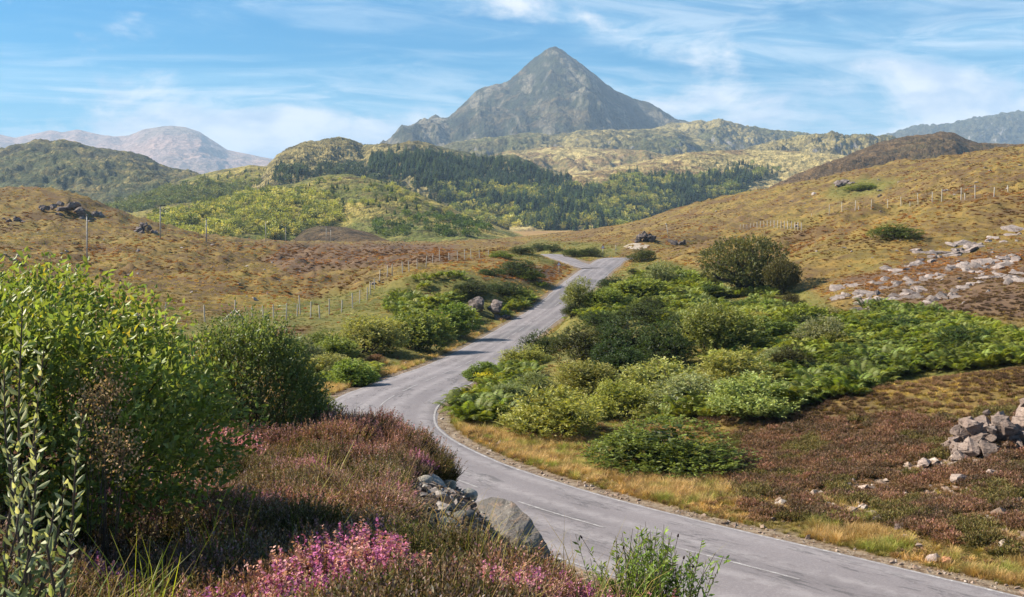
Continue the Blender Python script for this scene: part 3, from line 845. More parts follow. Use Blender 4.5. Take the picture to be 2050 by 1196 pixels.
def blades(mb, B, Dv, L, W, droop, c0, c1, rng, seg=3):
    """grass blades that arch over"""
    n = len(B)
    Dv = unit(Dv); S = unit(np.cross(Dv, np.array([0, 0, 1.0])) + 1e-4)
    hd = unit(Dv * np.array([1, 1, 0.0]) + rng.normal(size=(n, 3)) * np.array([.3, .3, 0]))
    L = np.broadcast_to(L, (n,))[:, None]; W = np.broadcast_to(W, (n,))[:, None]; droop = np.broadcast_to(droop, (n,))[:, None]
    c0 = np.broadcast_to(c0, (n, 3)); c1 = np.broadcast_to(c1, (n, 3))
    rows, cols = [], []
    for k in range(seg + 1):
        t = k / seg
        c = B + Dv * L * t + (hd * 0.7 + np.array([0, 0, -0.55])) * L * droop * t ** 2.2
        wk = W * (1 - t ** 1.7) + W * 0.06
        rows += [c - S * wk / 2, c + S * wk / 2]
        cc = c0 * (1 - t) + c1 * t
        cols += [cc, cc]
    V = np.stack(rows, 1); C = np.stack(cols, 1)
    base = np.arange(n)[:, None] * (2 * (seg + 1))
    Q = np.concatenate([base + np.array([[2 * k, 2 * k + 1, 2 * k + 3, 2 * k + 2]]) for k in range(seg)])
    mb.add(V.reshape(-1, 3), Q, C.reshape(-1, 3))

def tube(mb, pts, r0, r1, col, sides=6):
    P = np.asarray(pts, float); m = len(P)
    T = unit(np.gradient(P, axis=0))
    ref = np.array([0.31, 0.77, 0.2])
    A = unit(np.cross(T, ref)); Bn = np.cross(T, A)
    rr = np.linspace(r0, r1, m)[:, None, None]
    an = np.arange(sides) / sides * 2 * np.pi
    ring = np.cos(an)[None, :, None] * A[:, None] + np.sin(an)[None, :, None] * Bn[:, None]
    V = P[:, None] + ring * rr
    ix = np.arange(m * sides).reshape(m, sides)
    nx = np.roll(ix, -1, 1)
    Q = np.stack([ix[:-1], nx[:-1], nx[1:], ix[1:]], -1).reshape(-1, 4)
    mb.add(V.reshape(-1, 3), Q, col)
    # end caps as fans of quads
    if sides % 2 == 0:
        top = ix[-1]; bot = ix[0][::-1]
        caps = []
        for ring_ in (top, bot):
            for k in range(1, sides - 2, 2): caps.append([ring_[0], ring_[k], ring_[k + 1], ring_[k + 2]])
        mb.Q.append(np.array(caps) + mb.n - m * sides)

def box(mb, c, s, col, rot=None):
    c = np.asarray(c, float); s = np.asarray(s, float) / 2
    g = np.array([(x, y, z) for x in (-1, 1) for y in (-1, 1) for z in (-1, 1)], float) * s
    if rot is not None: g = g @ np.array(rot.to_matrix()).T
    mb.add(g + c, [(0, 1, 3, 2), (4, 6, 7, 5), (0, 4, 5, 1), (2, 3, 7, 6), (0, 2, 6, 4), (1, 5, 7, 3)], col)

# --- rocks: bodies cut by planes, then roughened
def _sphere_grid(n):
    """cube sphere of quads"""
    Vs, Qs, off = [], [], 0
    g = np.tan(np.linspace(-1, 1, n + 1) * np.pi / 4)
    a, b = np.meshgrid(g, g)
    one = np.ones_like(a)
    for f in ((a, b, one), (b, a, -one), (one, a, b), (-one, b, a), (b, one, a), (a, -one, b)):
        V = np.stack(f, -1).reshape(-1, 3)
        ix = np.arange((n + 1) ** 2).reshape(n + 1, n + 1) + off
        Qs.append(np.stack([ix[:-1, :-1], ix[:-1, 1:], ix[1:, 1:], ix[1:, :-1]], -1).reshape(-1, 4)); Vs.append(V); off += (n + 1) ** 2
    V = unit(np.concatenate(Vs)); Q = np.concatenate(Qs)
    key = np.round(V * 1e4).astype(np.int64)
    _, first, inv = np.unique(key, axis=0, return_index=True, return_inverse=True)
    return V[first], inv.ravel()[Q]

def rock_mesh(name, seed, n=8, planes=14, rough=0.06, rounded=0.0, scale=(1, 1, 1), mat=None, extra=()):
    """angular stone: hull of scattered points, refined and roughened; rounded ones stay smooth"""
    rng = np.random.default_rng(seed)
    if rounded > 0.3:
        V, Q = _sphere_grid(n)
        N = unit(rng.normal(size=(planes, 3))); dd = rng.uniform(0.55, 0.95, planes)
        dot = V @ N.T
        r = np.minimum(np.where(dot > 0.05, dd / np.maximum(dot, 0.05), 9).min(1), 1.15)
        r = r * (1 - rounded) + 0.82 * rounded
        P = V * r[:, None]
        nn = fbm(P[:, 0] * 2.3 + P[:, 2] * 1.3, P[:, 1] * 2.3 - P[:, 2] * 1.7, seed, 4)
        me = mesh_np(name, P * (1 + rough * nn[:, None]) * np.array(scale), Q)
        smooth(me)
    else:
        bm = bmesh.new()
        for p_ in unit(rng.normal(size=(planes + 4, 3))) * rng.uniform(.72, 1.05, (planes + 4, 1)): bm.verts.new(p_)
        r_ = bmesh.ops.convex_hull(bm, input=bm.verts)
        bmesh.ops.delete(bm, geom=[g for g in set(r_['geom_interior'] + r_['geom_unused']) if isinstance(g, bmesh.types.BMVert)], context='VERTS')
        cuts = 0 if n <= 4 else (1 if n <= 7 else (2 if n <= 12 else 4))
        if cuts:
            bmesh.ops.subdivide_edges(bm, edges=bm.edges[:], cuts=cuts, use_grid_fill=True)
        bmesh.ops.triangulate(bm, faces=bm.faces[:])
        bm.verts.ensure_lookup_table()
        P = np.array([v.co[:] for v in bm.verts])
        if cuts:
            f = 2.0 if n < 12 else 2.6
            nn = fbm(P[:, 0] * f + P[:, 2] * 1.3 + seed, P[:, 1] * f - P[:, 2] * 1.7, seed, 4)
            P = P * (1 + rough * 2.0 * nn[:, None])
        for v, c in zip(bm.verts, P * np.array(scale)): v.co = c
        me = bpy.data.meshes.new(name); bm.to_mesh(me); bm.free()
    if mat is not None: me.materials.append(mat)
    return me

# --- plant prototypes for the ground cover (metres)
def p_heather(seed, n, r, h, leaf, mauve, detail):
    rng = np.random.default_rng(seed); mb = MB()
    a = rng.uniform(0, 2 * np.pi, n); q = np.sqrt(rng.uniform(0, 1, n))
    B = np.stack([np.cos(a) * q * r * 0.55, np.sin(a) * q * r * 0.55, np.zeros(n)], 1)
    Dv = unit(np.stack([np.cos(a) * q * 0.75, np.sin(a) * q * 0.75, np.ones(n)], 1) + rng.normal(size=(n, 3)) * 0.14)
    H = h * rng.uniform(0.6, 1.05, n) * (1 - 0.30 * q ** 2)
    st = jitcol((0.075, 0.046, 0.032), n, rng)
    if detail == 0:        # far: broad sprays
        for k in range(3): rhombs(mb, B, Dv + rng.normal(size=(n, 3)) * .22, H * rng.uniform(.6, 1.15, n), h * 0.13, jitcol((0.095, 0.066, 0.034), n, rng, .3), rng, jitcol(leaf, n, rng, .45), mid=0.65)
        return mb
    rhombs(mb, B, Dv, H, 0.007 if detail == 2 else 0.014, st, rng)
    k = 24 if detail == 2 else 6
    for i in range(k):
        t = 0.30 + 0.68 * i / k
        P = B + Dv * (H * t)[:, None]
        dd = unit(Dv * 0.9 + perp(Dv, rng) * 0.75)
        fl = t > 0.62
        c = jitcol(mauve if fl else leaf, n, rng, 0.45)
        dead = rng.uniform(size=(n, 1)) < 0.25
        c = np.where(dead, jitcol((0.24, 0.155, 0.095), n, rng), c)
        L = (0.019 if detail == 2 else 0.085) * rng.uniform(.7, 1.3, n) * (1.15 - 0.35 * t)
        rhombs(mb, P, dd, L, L * (0.46 if detail == 2 else 0.36), c, rng)
    return mb

def p_bell(seed, n, r, h, cols):
    """flowering bell heather: leafy stems topped with dense bells"""
    rng = np.random.default_rng(seed); mb = MB()
    a = rng.uniform(0, 2 * np.pi, n); q = np.sqrt(rng.uniform(0, 1, n))
    B = np.stack([np.cos(a) * q * r * 0.6, np.sin(a) * q * r * 0.6, np.zeros(n)], 1)
    Dv = unit(np.stack([np.cos(a) * q * 0.55, np.sin(a) * q * 0.55, np.ones(n)], 1) + rng.normal(size=(n, 3)) * 0.12)
    H = h * rng.uniform(0.7, 1.05, n) * (1 - 0.28 * q ** 2)
    rhombs(mb, B, Dv, H, 0.006, jitcol((0.09, 0.05, 0.035), n, rng), rng)
    for i in range(9):
        t = 0.25 + 0.4 * i / 9
        P = B + Dv * (H * t)[:, None]
        rhombs(mb, P, unit(Dv * 0.5 + perp(Dv, rng)), 0.026, 0.007, jitcol((0.055, 0.085, 0.022), n, rng, .3), rng)
    hue = rng.integers(0, len(cols), n)
    base = np.array(cols)[hue]
    for i in range(24):
        t = 0.66 + 0.36 * i / 24
        P = B + Dv * (H * t)[:, None]
        s_ = perp(Dv, rng)
        dd = unit(s_ + Dv * rng.uniform(-0.2, 0.6, (n, 1)))
        c = base * rng.uniform(0.65, 1.4, (n, 1))
        L = 0.016 * rng.uniform(.8, 1.4, n) * (1.15 - 0.45 * (t - .66) / .36)
        rhombs(mb, P, dd, L, L * 0.85, c, rng, c * 0.8 + 0.06, mid=0.4)
    return mb

def p_grass(seed, n, r, h, w, c0, c1, droop=0.5, spread=0.5):
    rng = np.random.default_rng(seed); mb = MB()
    a = rng.uniform(0, 2 * np.pi, n); q = np.sqrt(rng.uniform(0, 1, n))
    B = np.stack([np.cos(a) * q * r, np.sin(a) * q * r, np.zeros(n)], 1)
    Dv = np.stack([np.cos(a) * spread * q, np.sin(a) * spread * q, np.ones(n)], 1) + rng.normal(size=(n, 3)) * 0.18
    blades(mb, B, Dv, h * rng.uniform(.55, 1.1, n), w, droop * rng.uniform(.3, 1.4, n), jitcol(c0, n, rng, .3), jitcol(c1, n, rng, .3), rng)
    return mb

def p_fern(seed, n, h, c):
    """bracken: fronds with paired leaflets"""
    rng = np.random.default_rng(seed); mb = MB()
    for i in range(n):
        a = i / n * 2 * np.pi + rng.uniform(-.4, .4)
        out = np.array([math.cos(a), math.sin(a), 0]); L = h * rng.uniform(.8, 1.15)
        ts = np.linspace(0.0, 1, 13)
        reach = rng.uniform(.55, .95)
        spine = np.outer(ts, out) * L * reach + np.outer(np.sin(ts * 1.9) * 0.62, [0, 0, 1]) * L
        tube(mb, spine, 0.006, 0.002, np.array([0.10, 0.10, 0.03]), 4)
        side = np.cross(out, [0, 0, 1.0]); side /= np.linalg.norm(side)
        fr = spine[3:]; t2 = ts[3:]
        wl = L * 0.42 * (1 - t2) ** 0.75 + 0.02
        tang = unit(np.gradient(spine, axis=0))[3:]
        cc = jitcol(c, 1, rng, .25)[0]
        for sg in (-1, 1):
            dd = unit(side * sg + tang * 0.45 + np.array([0, 0, -0.12]))
            for half in (0, 1):
                B = fr + tang * (half * L * 0.045)
                n_ = len(B)
                m = B + dd * (wl * .45)[:, None]
                wid = tang * (L * 0.048)
                V = np.stack([B, m + wid * .5, B + dd * wl[:, None] - np.array([0, 0, 0.03 * L]), m - wid * .5], 1)
                cl = jitcol(cc, n_, rng, .18)
                mb.add(V.reshape(-1, 3), np.arange(n_ * 4).reshape(n_, 4), np.repeat(cl, 4, 0))
    return mb

def p_conifer(seed, h=1.0):
    rng = np.random.default_rng(seed); mb = MB()
    tube(mb, [(0, 0, 0), (0, 0, 0.5 * h), (0, 0, 0.97 * h)], 0.022, 0.004, np.array([0.05, 0.038, 0.03]), 4)
    L = 15
    for i in range(L):
        t = 0.10 + 0.86 * i / L
        n = 9 if t < .6 else 6
        a = rng.uniform(0, 6.3) + np.arange(n) / n * 2 * np.pi + rng.uniform(-.25, .25, n)
        rad = (0.25 * (1 - t) ** 0.8 + 0.02) * rng.uniform(.7, 1.2, n)
        B = np.tile([0, 0, t * h], (n, 1)) + np.stack([np.cos(a), np.sin(a), a * 0], 1) * 0.01
        Dv = np.stack([np.cos(a), np.sin(a), np.full(n, -0.22 + 0.5 * t)], 1)
        rhombs(mb, B, Dv, rad, rad * 0.75, jitcol((0.60, 0.60, 0.60), n, rng, .2), rng, jitcol((1.15, 1.15, 1.05), n, rng, .3), mid=0.6)
    return mb

def p_bush(seed, n=150):
    rng = np.random.default_rng(seed); mb = MB()
    tube(mb, [(0, 0, 0), (0.02, 0, 0.3), (0.0, 0.03, 0.6)], 0.03, 0.012, np.array([0.06, 0.05, 0.04]), 4)
    lob = rng.uniform(-1, 1, (6, 3)) * np.array([.28, .28, .16]) + np.array([0, 0, .52]); lr = rng.uniform(.20, .36, 6)
    k = rng.integers(0, 6, n); dirn = unit(rng.normal(size=(n, 3)))
    P = lob[k] + dirn * (lr[k] * rng.uniform(.6, 1.0, n))[:, None]
    P[:, 2] = np.abs(P[:, 2])
    rhombs(mb, P, dirn + np.array([0, 0, .5]), rng.uniform(.10, .2, n), rng.uniform(.08, .16, n), jitcol((0.8, 0.8, 0.8), n, rng, .2), rng, jitcol((1.15, 1.15, 1.0), n, rng, .25))
    return mb

# --- shrub bodies of unit width and height: foliage and stems
def shrub_mesh(kind, seed):
    rng = np.random.default_rng(seed)
    par = dict(willow=(9, 620, 9, 0.052, 0.017, 1.1, (0.150, 0.170, 0.050), (0.28, 0.29, 0.105), .19),
               grey=(8, 560, 9, 0.046, 0.016, 1.0, (0.125, 0.145, 0.062), (0.24, 0.25, 0.13), .17),
               gorse=(16, 900, 9, 0.030, 0.012, 0.55, (0.045, 0.060, 0.020), (0.088, 0.125, 0.034), .085),
               green=(13, 900, 9, 0.036, 0.013, 0.6, (0.070, 0.098, 0.016), (0.175, 0.220, 0.034), .10),
               leafy=(10, 600, 9, 0.050, 0.026, 0.8, (0.105, 0.140, 0.030), (0.21, 0.25, 0.058), .15))[kind]
    nl, ns, nleaf, ll, lw, up, c0, c1, sl = par
    a = rng.uniform(0, 2 * np.pi, nl); q = np.sqrt(rng.uniform(0, 1, nl)) * 0.33
    rad = rng.uniform(0.13, 0.24, nl) * (1.15 - q)
    zc = rng.uniform(0.25, 0.72, nl) * (1 - 1.1 * q ** 1.5)
    Lc = np.stack([np.cos(a) * q, np.sin(a) * q, zc], 1)
    Lc[0] = (0, 0, 0.66); rad[0] = 0.25
    fol, stm = MB(), MB()
    k = rng.integers(0, nl, ns * 2)
    dv = unit(rng.normal(size=(ns * 2, 3)) + np.array([0, 0, 0.35]))
    P = Lc[k] + dv * rad[k][:, None] * rng.uniform(.82, 1.05, (ns * 2, 1))
    dist = np.linalg.norm(P[:, None] - Lc[None], axis=2) / rad[None]
    ok = (dist.min(1) > 0.74) & (P[:, 2] > 0.03)
    P, dv = P[ok][:ns], dv[ok][:ns]
    # skirt down to the ground
    m = ns // 4
    aa = rng.uniform(0, 2 * np.pi, m); zz = rng.uniform(0.02, 0.4, m)
    rr = (0.30 + 0.16 * np.sin(zz * 4)) * rng.uniform(.8, 1.05, m)
    P = np.vstack([P, np.stack([np.cos(aa) * rr, np.sin(aa) * rr, zz], 1)]); dv = np.vstack([dv, np.stack([np.cos(aa), np.sin(aa), aa * 0 + .3], 1)])
    n = len(P)
    gd = unit(dv * 0.8 + np.array([0, 0, up]) + rng.normal(size=(n, 3)) * 0.2)
    SL = sl * rng.uniform(.6, 1.25, n)
    tone = rng.uniform(.75, 1.25, (n, 1))
    for i in range(nleaf):
        t = (i + rng.uniform(0, .8)) / nleaf
        B = P + gd * (SL * t)[:, None]
        dd = gd * 0.7 + perp(gd, rng) * 0.8
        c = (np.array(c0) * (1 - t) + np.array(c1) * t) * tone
        L = ll * rng.uniform(.75, 1.3, n)
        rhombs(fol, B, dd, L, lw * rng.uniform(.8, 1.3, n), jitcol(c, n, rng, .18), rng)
    # sparse inner leaves, coloured darker to paint the shade within the bush
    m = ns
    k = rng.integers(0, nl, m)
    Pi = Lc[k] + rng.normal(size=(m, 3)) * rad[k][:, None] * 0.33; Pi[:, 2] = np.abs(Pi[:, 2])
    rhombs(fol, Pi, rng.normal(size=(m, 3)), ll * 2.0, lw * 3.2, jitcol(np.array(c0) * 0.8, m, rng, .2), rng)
    for i in range(nl):
        b = np.array([rng.uniform(-.07, .07), rng.uniform(-.07, .07), -0.03]); e = Lc[i] + np.array([0, 0, rad[i] * .5])
        mid_ = (b + e) / 2 + rng.normal(size=3) * 0.04
        tube(stm, [b, mid_, e], 0.014, 0.004, np.array([1, 1, 1.0]), 5)
    return fol, stm

# ------------------------------------------------------------------ scattering of uncountable ground cover
def scatter(name, label, cat, protos, pos, rot, scl, idx, tint, parent=None):
    """one object: points that carry instanced tufts"""
    coll = bpy.data.collections.new(name + '_kit')
    for i, me in enumerate(protos):
        po = bpy.data.objects.new('%s_kit_%02d' % (name, i), me); coll.objects.link(po)
    me = bpy.data.meshes.new(name)
    n = len(pos)
    me.vertices.add(n); me.vertices.foreach_set('co', np.asarray(pos, np.float32).ravel())
    for an, ty, arr, key in (('rot', 'FLOAT_VECTOR', rot, 'vector'), ('scl', 'FLOAT_VECTOR', scl, 'vector'), ('pick', 'INT', idx, 'value')):
        at_ = me.attributes.new(an, ty, 'POINT')
        at_.data.foreach_set(key, np.asarray(arr, np.int32 if ty == 'INT' else np.float32).ravel())
    col_attr(me, 'tint', tint)
    o = link(name, me, None, parent)
    tag(o, label, cat if parent is None else None, kind='stuff')
    ng = bpy.data.node_groups.new(name + '_nodes', 'GeometryNodeTree')
    ng.interface.new_socket('Geometry', in_out='INPUT', socket_type='NodeSocketGeometry')
    ng.interface.new_socket('Geometry', in_out='OUTPUT', socket_type='NodeSocketGeometry')
    gi = ng.nodes.new('NodeGroupInput'); go = ng.nodes.new('NodeGroupOutput')
    ci = ng.nodes.new('GeometryNodeCollectionInfo'); ci.inputs['Collection'].default_value = coll
    ci.inputs['Separate Children'].default_value = True; ci.inputs['Reset Children'].default_value = True
    ip = ng.nodes.new('GeometryNodeInstanceOnPoints'); ip.inputs['Pick Instance'].default_value = True
    def na(nm, dt):
        q = ng.nodes.new('GeometryNodeInputNamedAttribute'); q.data_type = dt; q.inputs['Name'].default_value = nm
        return q.outputs['Attribute']
    e2r = ng.nodes.new('FunctionNodeEulerToRotation')
    ng.links.new(na('rot', 'FLOAT_VECTOR'), e2r.inputs[0])
    ng.links.new(gi.outputs[0], ip.inputs['Points'])
    ng.links.new(ci.outputs[0], ip.inputs['Instance'])
    ng.links.new(na('pick', 'INT'), ip.inputs['Instance Index'])
    ng.links.new(e2r.outputs[0], ip.inputs['Rotation'])
    ng.links.new(na('scl', 'FLOAT_VECTOR'), ip.inputs['Scale'])
    ng.links.new(ip.outputs[0], go.inputs[0])
    md = o.modifiers.new('cover', 'NODES'); md.node_group = ng
    return o

def sample_ground(n, d0, d1, u0=-160, u1=2210):
    """points spread over the ground evenly in direction and in the logarithm of distance"""
    s_ = RNG.uniform(math.log(d0 + K0), math.log(d1 + K0), n)
    y = np.exp(s_) - K0
    x = (RNG.uniform(u0, u1, n) - U0) / F * y
    z = gz(x, y)
    return x, y, z

_colu = np.linspace(-200, 2250, 400)
_HD = np.exp(np.linspace(math.log(4), math.log(700), 500))
_hx = (_colu[:, None] - U0) / F * _HD[None]
_hv = VH - F * gz(_hx, np.repeat(_HD[None], 400, 0)) / _HD[None]
_hor = np.minimum.accumulate(_hv, 1)
def seen(x, y, z, slack=30):
    """not far below the ground's own horizon in front of it"""
    u = U0 + F * x / y; v = VH - F * z / y
    i = np.clip(((u + 200) / 2450 * 399).astype(int), 0, 399)
    j = np.clip(np.searchsorted(_HD, y * 0.97) - 1, 0, 499)
    return v < _hor[i, j] + slack

def px_noise(x, y, sc, seed, o=4): return 0.5 + 0.5 * fbm(x / sc, y / sc, seed, o)

def cover(name, label, cat, protos, x, y, z, size, tint, tilt=0.12, zs=None, sink=0.0):
    n = len(x)
    rot = np.stack([RNG.normal(0, tilt, n), RNG.normal(0, tilt, n), RNG.uniform(0, 6.28, n)], 1)
    sc = np.stack([size, size, size if zs is None else size * zs], 1)
    return scatter(name, label, cat, protos, np.stack([x, y, z - sink], 1), rot, sc, RNG.integers(0, len(protos), n), tint)
# ------------------------------------------------------------------ ground cover
def lerp(a, b, t): return np.asarray(a) * (1 - t)[:, None] + np.asarray(b) * t[:, None]
ONE = (0.62, 0.62, 0.62); TOP = (1.2, 1.18, 1.1)
tus = [p_grass(300 + i, 34, 0.20, 0.42, 0.030, ONE, TOP, 0.55, 0.7).mesh('tussock', M['dry_i']) for i in range(4)]
hfar = [p_heather(320 + i, 46, 0.42, 0.36, (0.185, 0.115, 0.062), (0.2, 0.1, 0.1), 0).mesh('far_heather', M['dry_i']) for i in range(4)]
hmid = [p_heather(340 + i, 60, 0.34, 0.38, (0.095, 0.078, 0.032), (0.20, 0.125, 0.10), 1).mesh('mid_heather', M['dry_i']) for i in range(5)]
ROADD = ROADDIST

# moor: tussock grass and low heather from the road out to the far slopes
x, y, z = sample_ground(150000, 27, 620)
zr, zg, zb, rd = (grid_sample(A, x, y) for A in (ZR, ZG, ZB, ROADD))
n1 = px_noise(x, y * 0.7, 26, 61); n2 = px_noise(x, y * .6, 7, 62); n3 = px_noise(x, y, 70, 63)
keep = (rd > 0.55) & seen(x, y, z) & (RNG.uniform(size=len(x)) > zb * 0.8) & (y > 27) & ~((x < 10) & (y < 34))
keep &= ~((zg > .6) & (y < 130) & (RNG.uniform(size=len(x)) < 0.5))
x, y, z, zr, zg, rd, n1, n2, n3 = (a[keep] for a in (x, y, z, zr, zg, rd, n1, n2, n3))
is_h = (np.clip(zr * 0.55 + (n1 - 0.5) * 1.6 + 0.26 - zg * 0.8, 0.03, 0.93) > RNG.uniform(size=len(x)))
grassc = lerp((0.46, 0.30, 0.082), (0.29, 0.255, 0.056), sstep(.35, .65, n2))
grassc = grassc * (1 - zg[:, None]) + np.where((px_noise(x, y, 5, 68) > .52)[:, None], np.array([[0.36, 0.26, 0.10]]), np.array([[0.205, 0.215, 0.050]])) * zg[:, None]
rust = sstep(.5, .72, n3)[:, None] * (1 - zg[:, None]) * 0.42
grassc = grassc * (1 - rust) + np.array((0.42, 0.21, 0.06)) * rust
vg = (sstep(3.2, 0.8, rd) * sstep(.25, .5, n2))[:, None]
grassc = grassc * (1 - vg) + np.array((0.46, 0.30, 0.13)) * vg
heathc = lerp((1.25, 1.0, .82), (2.0, 1.5, 1.0), n2) * np.where(y > 120, 1.1, 0.95)[:, None]
tint = np.where(is_h[:, None], heathc, grassc) * RNG.uniform(.72, 1.3, (len(x), 1)) * (0.50 + 0.82 * sstep(.35, .60, px_noise(x, y * .55, 15, 66)))[:, None]
size = (0.42 + 0.62 * sstep(30, 330, y)) * RNG.uniform(.65, 1.35, len(x)) * np.where(is_h, 1.15, 1.0) * np.where((rd < 3) & ~is_h, 1.15, 1.0)
nr = len(x)
pick = np.where(is_h, 4 + RNG.integers(0, 4, nr), RNG.integers(0, 4, nr))
near = is_h & (y < 110)
pick = np.where(near, 8 + RNG.integers(0, 5, nr), pick)
tint = np.where(near[:, None], np.clip(tint * np.array([[.70, .86, .92]]), 0.5, 1.55), tint)
rot = np.stack([RNG.normal(0, .14, nr), RNG.normal(0, .14, nr), RNG.uniform(0, 6.28, nr)], 1)
zsq = np.where(y > 90, 0.75, 0.95)
scatter('moorland_vegetation', 'tussock grass and heather covering the moor on both sides of the road', 'moorland', tus + hfar + hmid,
        np.stack([x, y, z - 0.03], 1), rot, np.stack([size, size, size * zsq], 1), pick, tint)

# right-hand roadside slope: extra brown heather
x, y, z = sample_ground(26000, 27, 60, 1000, 2210)
zr, zb, rd, zg = (grid_sample(A, x, y) for A in (ZR, ZB, ROADD, ZG))
n1 = px_noise(x, y, 3.0, 71)
keep = (rd > 1.5) & (zr > RNG.uniform(.3, .9, len(x))) & (zb < RNG.uniform(.1, .5, len(x))) & (n1 > 0.33) & (zg < .5)
x, y, z, n1 = x[keep], y[keep], z[keep], n1[keep]
cover('heather', 'brown and mauve heather on the slope right of the road', 'heather', hmid, x, y, z, RNG.uniform(.5, 1.05, len(x)),
      np.where((px_noise(x, y, 2.4, 74) > .56)[:, None], np.array([[.85, 1.1, .6]]), lerp((0.72, .80, .70), (1.32, 1.16, 1.05), sstep(.3, .7, px_noise(x, y, 1.6, 73)))) * RNG.uniform(.7, 1.25, (len(x), 1)), sink=0.03)

# tan verge grass along both road edges
vgr = [p_grass(380 + i, 60, 0.16, 0.48, 0.011, (0.30, 0.21, 0.085), (0.50, 0.37, 0.19), 0.45, 0.55).mesh('verge_grass', M['dry_i']) for i in range(4)]
x, y, z = sample_ground(90000, 28, 235, 560, 2210)
rd = grid_sample(ROADD, x, y); zr = grid_sample(ZR, x, y)
n1 = px_noise(x, y, 2.6, 81)
wid = np.where((x > -4) & (y < 60), 5.6, 3.0) * np.where(y > 90, 0.55, 1.0)
keep = (rd > 0.55) & (rd < wid * RNG.uniform(.3, 1.0, len(x))) & (n1 + RNG.uniform(-.12, .12, len(x)) > .42) & ~((x < 8) & (y < 36)) & (RNG.uniform(size=len(x)) > zr * .75)
u_ = U0 + F * x / y
keep &= ~((u_ > 1450) & (y < 42) & (n1 < 0.47))
x, y, z, n1 = x[keep], y[keep], z[keep], n1[keep]
g = sstep(.52, .70, px_noise(x, y, 1.5, 83))
cover('verge_grass', 'dry tan and green grass along the road verges', 'grass', vgr, x, y, z, RNG.uniform(.5, 1.1, len(x)) * np.where(y < 60, .85, 1.1),
      lerp((1.08, 1.0, .92), (0.52, 0.86, 0.35), g) * RNG.uniform(.75, 1.25, (len(x), 1)), sink=0.02)

# short turf over the bare strip beside the near road
x, y, z = sample_ground(26000, 26, 62, 900, 2210)
rd = grid_sample(ROADD, x, y); n1 = px_noise(x, y, .8, 181)
keep = (rd > .45) & (rd < 6) & (n1 > .40) & ~((x < 8) & (y < 30))
x, y, z, n1 = x[keep], y[keep], z[keep], n1[keep]
cover('turf', 'short olive turf and moss beside the near road edge', 'grass', tus, x, y, z, RNG.uniform(.18, .45, len(x)),
      lerp((0.34, 0.24, 0.10), (0.24, 0.25, 0.06), px_noise(x, y, 1.7, 182)) * RNG.uniform(.7, 1.3, (len(x), 1)), sink=.01)

# bracken
fern = [p_fern(400 + i, 8, 0.95, (0.135, 0.185, 0.042)).mesh('bracken', M['leaf_i']) for i in range(4)]
BR = [[(1380, 700), (1500, 640), (1650, 640), (1760, 618), (1900, 640), (2060, 690), (2200, 700), (2200, 740), (2060, 733), (1850, 745), (1700, 795), (1560, 825), (1480, 760)],
      [(890, 850), (876, 800), (925, 745), (1050, 730), (1070, 790), (1010, 800), (1010, 850)], [(1190, 615), (1290, 545), (1420, 560), (1570, 592), (1400, 620), (1300, 640)], [(1130, 660), (1200, 590), (1260, 600), (1240, 640)],
      [(760, 640), (795, 580), (860, 556), (940, 556), (930, 600), (880, 640), (800, 650)], [(1000, 645), (1030, 580), (1100, 572), (1060, 620), (1000, 655)], [(650, 770), (640, 735), (740, 735), (745, 770)],
      [(870, 650), (960, 632), (940, 675), (860, 690)], [(1300, 640), (1500, 600), (1620, 640), (1500, 680), (1350, 680)], [(1200, 830), (1500, 815), (1560, 835), (1450, 850), (1250, 850)]]
ZF = feather(BR, amp=14, seed=30)
x, y, z = sample_ground(90000, 44, 215, 560, 2210)
zf, rd = grid_sample(ZF, x, y), grid_sample(ROADD, x, y)
keep = (zf > RNG.uniform(.25, .8, len(x))) & (rd > 1.0) & seen(x, y, z) & (px_noise(x, y, 8, 92) + RNG.uniform(-.05, .05, len(x)) > np.where((x > 18) & (y < 95), .42, .51))
keep &= RNG.uniform(size=len(x)) < np.clip(0.30 + 0.004 * (y - 50), .30, .8)
x, y, z = x[keep], y[keep], z[keep]
t_ = px_noise(x, y, 9, 91)
cover('bracken', 'bright green bracken ferns filling the hollows beside the road', 'bracken', fern, x, y, z, RNG.uniform(.8, 1.45, len(x)) * np.where(y > 110, 1.15, 1.0),
      lerp((0.95, .92, .85), (1.65, 1.40, 1.0), sstep(.3, .7, t_)) * RNG.uniform(.75, 1.25, (len(x), 1)), tilt=.2, sink=.05)
print('cover', len(x))

# bank in the foreground: dense heather and sprigs
M['near_i'] = mat_leaf('heather_cover', True, 0.22, 0.75, 0.12, 0.18)
hn = [p_heather(420 + i, 80, 0.22, 0.34, (0.070, 0.075, 0.024), m_, 2).mesh('near_heather', M['near_i'])
      for i, m_ in enumerate(((0.30, 0.175, 0.19), (0.30, 0.19, 0.165), (0.24, 0.145, 0.15), (0.115, 0.105, 0.035), (0.36, 0.225, 0.245), (0.19, 0.135, 0.085)))]
x, y, z = sample_ground(15000, 3.2, 30, -160, 1500)
rub = grid_sample(bankrub.astype(float), x, y); rd = grid_sample(ROADD, x, y)
keep = (rub < 0.35) & (rd > 1.0) & seen(x, y, z, 200)
keep &= (np.hypot(x - 0.35, (y - 12.2) * .7) > 0.75)
x, y, z = x[keep], y[keep], z[keep]
u_ = U0 + F * x / y
pinkz = sstep(.45, .62, px_noise(x, y, 1.1, 95)); gr_ = px_noise(x, y, 1.9, 96)
t0 = lerp((0.72, .84, .64), (1.36, 1.14, 1.24), pinkz)
t0 = np.where((gr_ > .66)[:, None], t0 * np.array((.8, .98, .62)), t0)
clump = 0.60 + 0.75 * sstep(.32, .62, px_noise(x, y, .75, 99, 3))
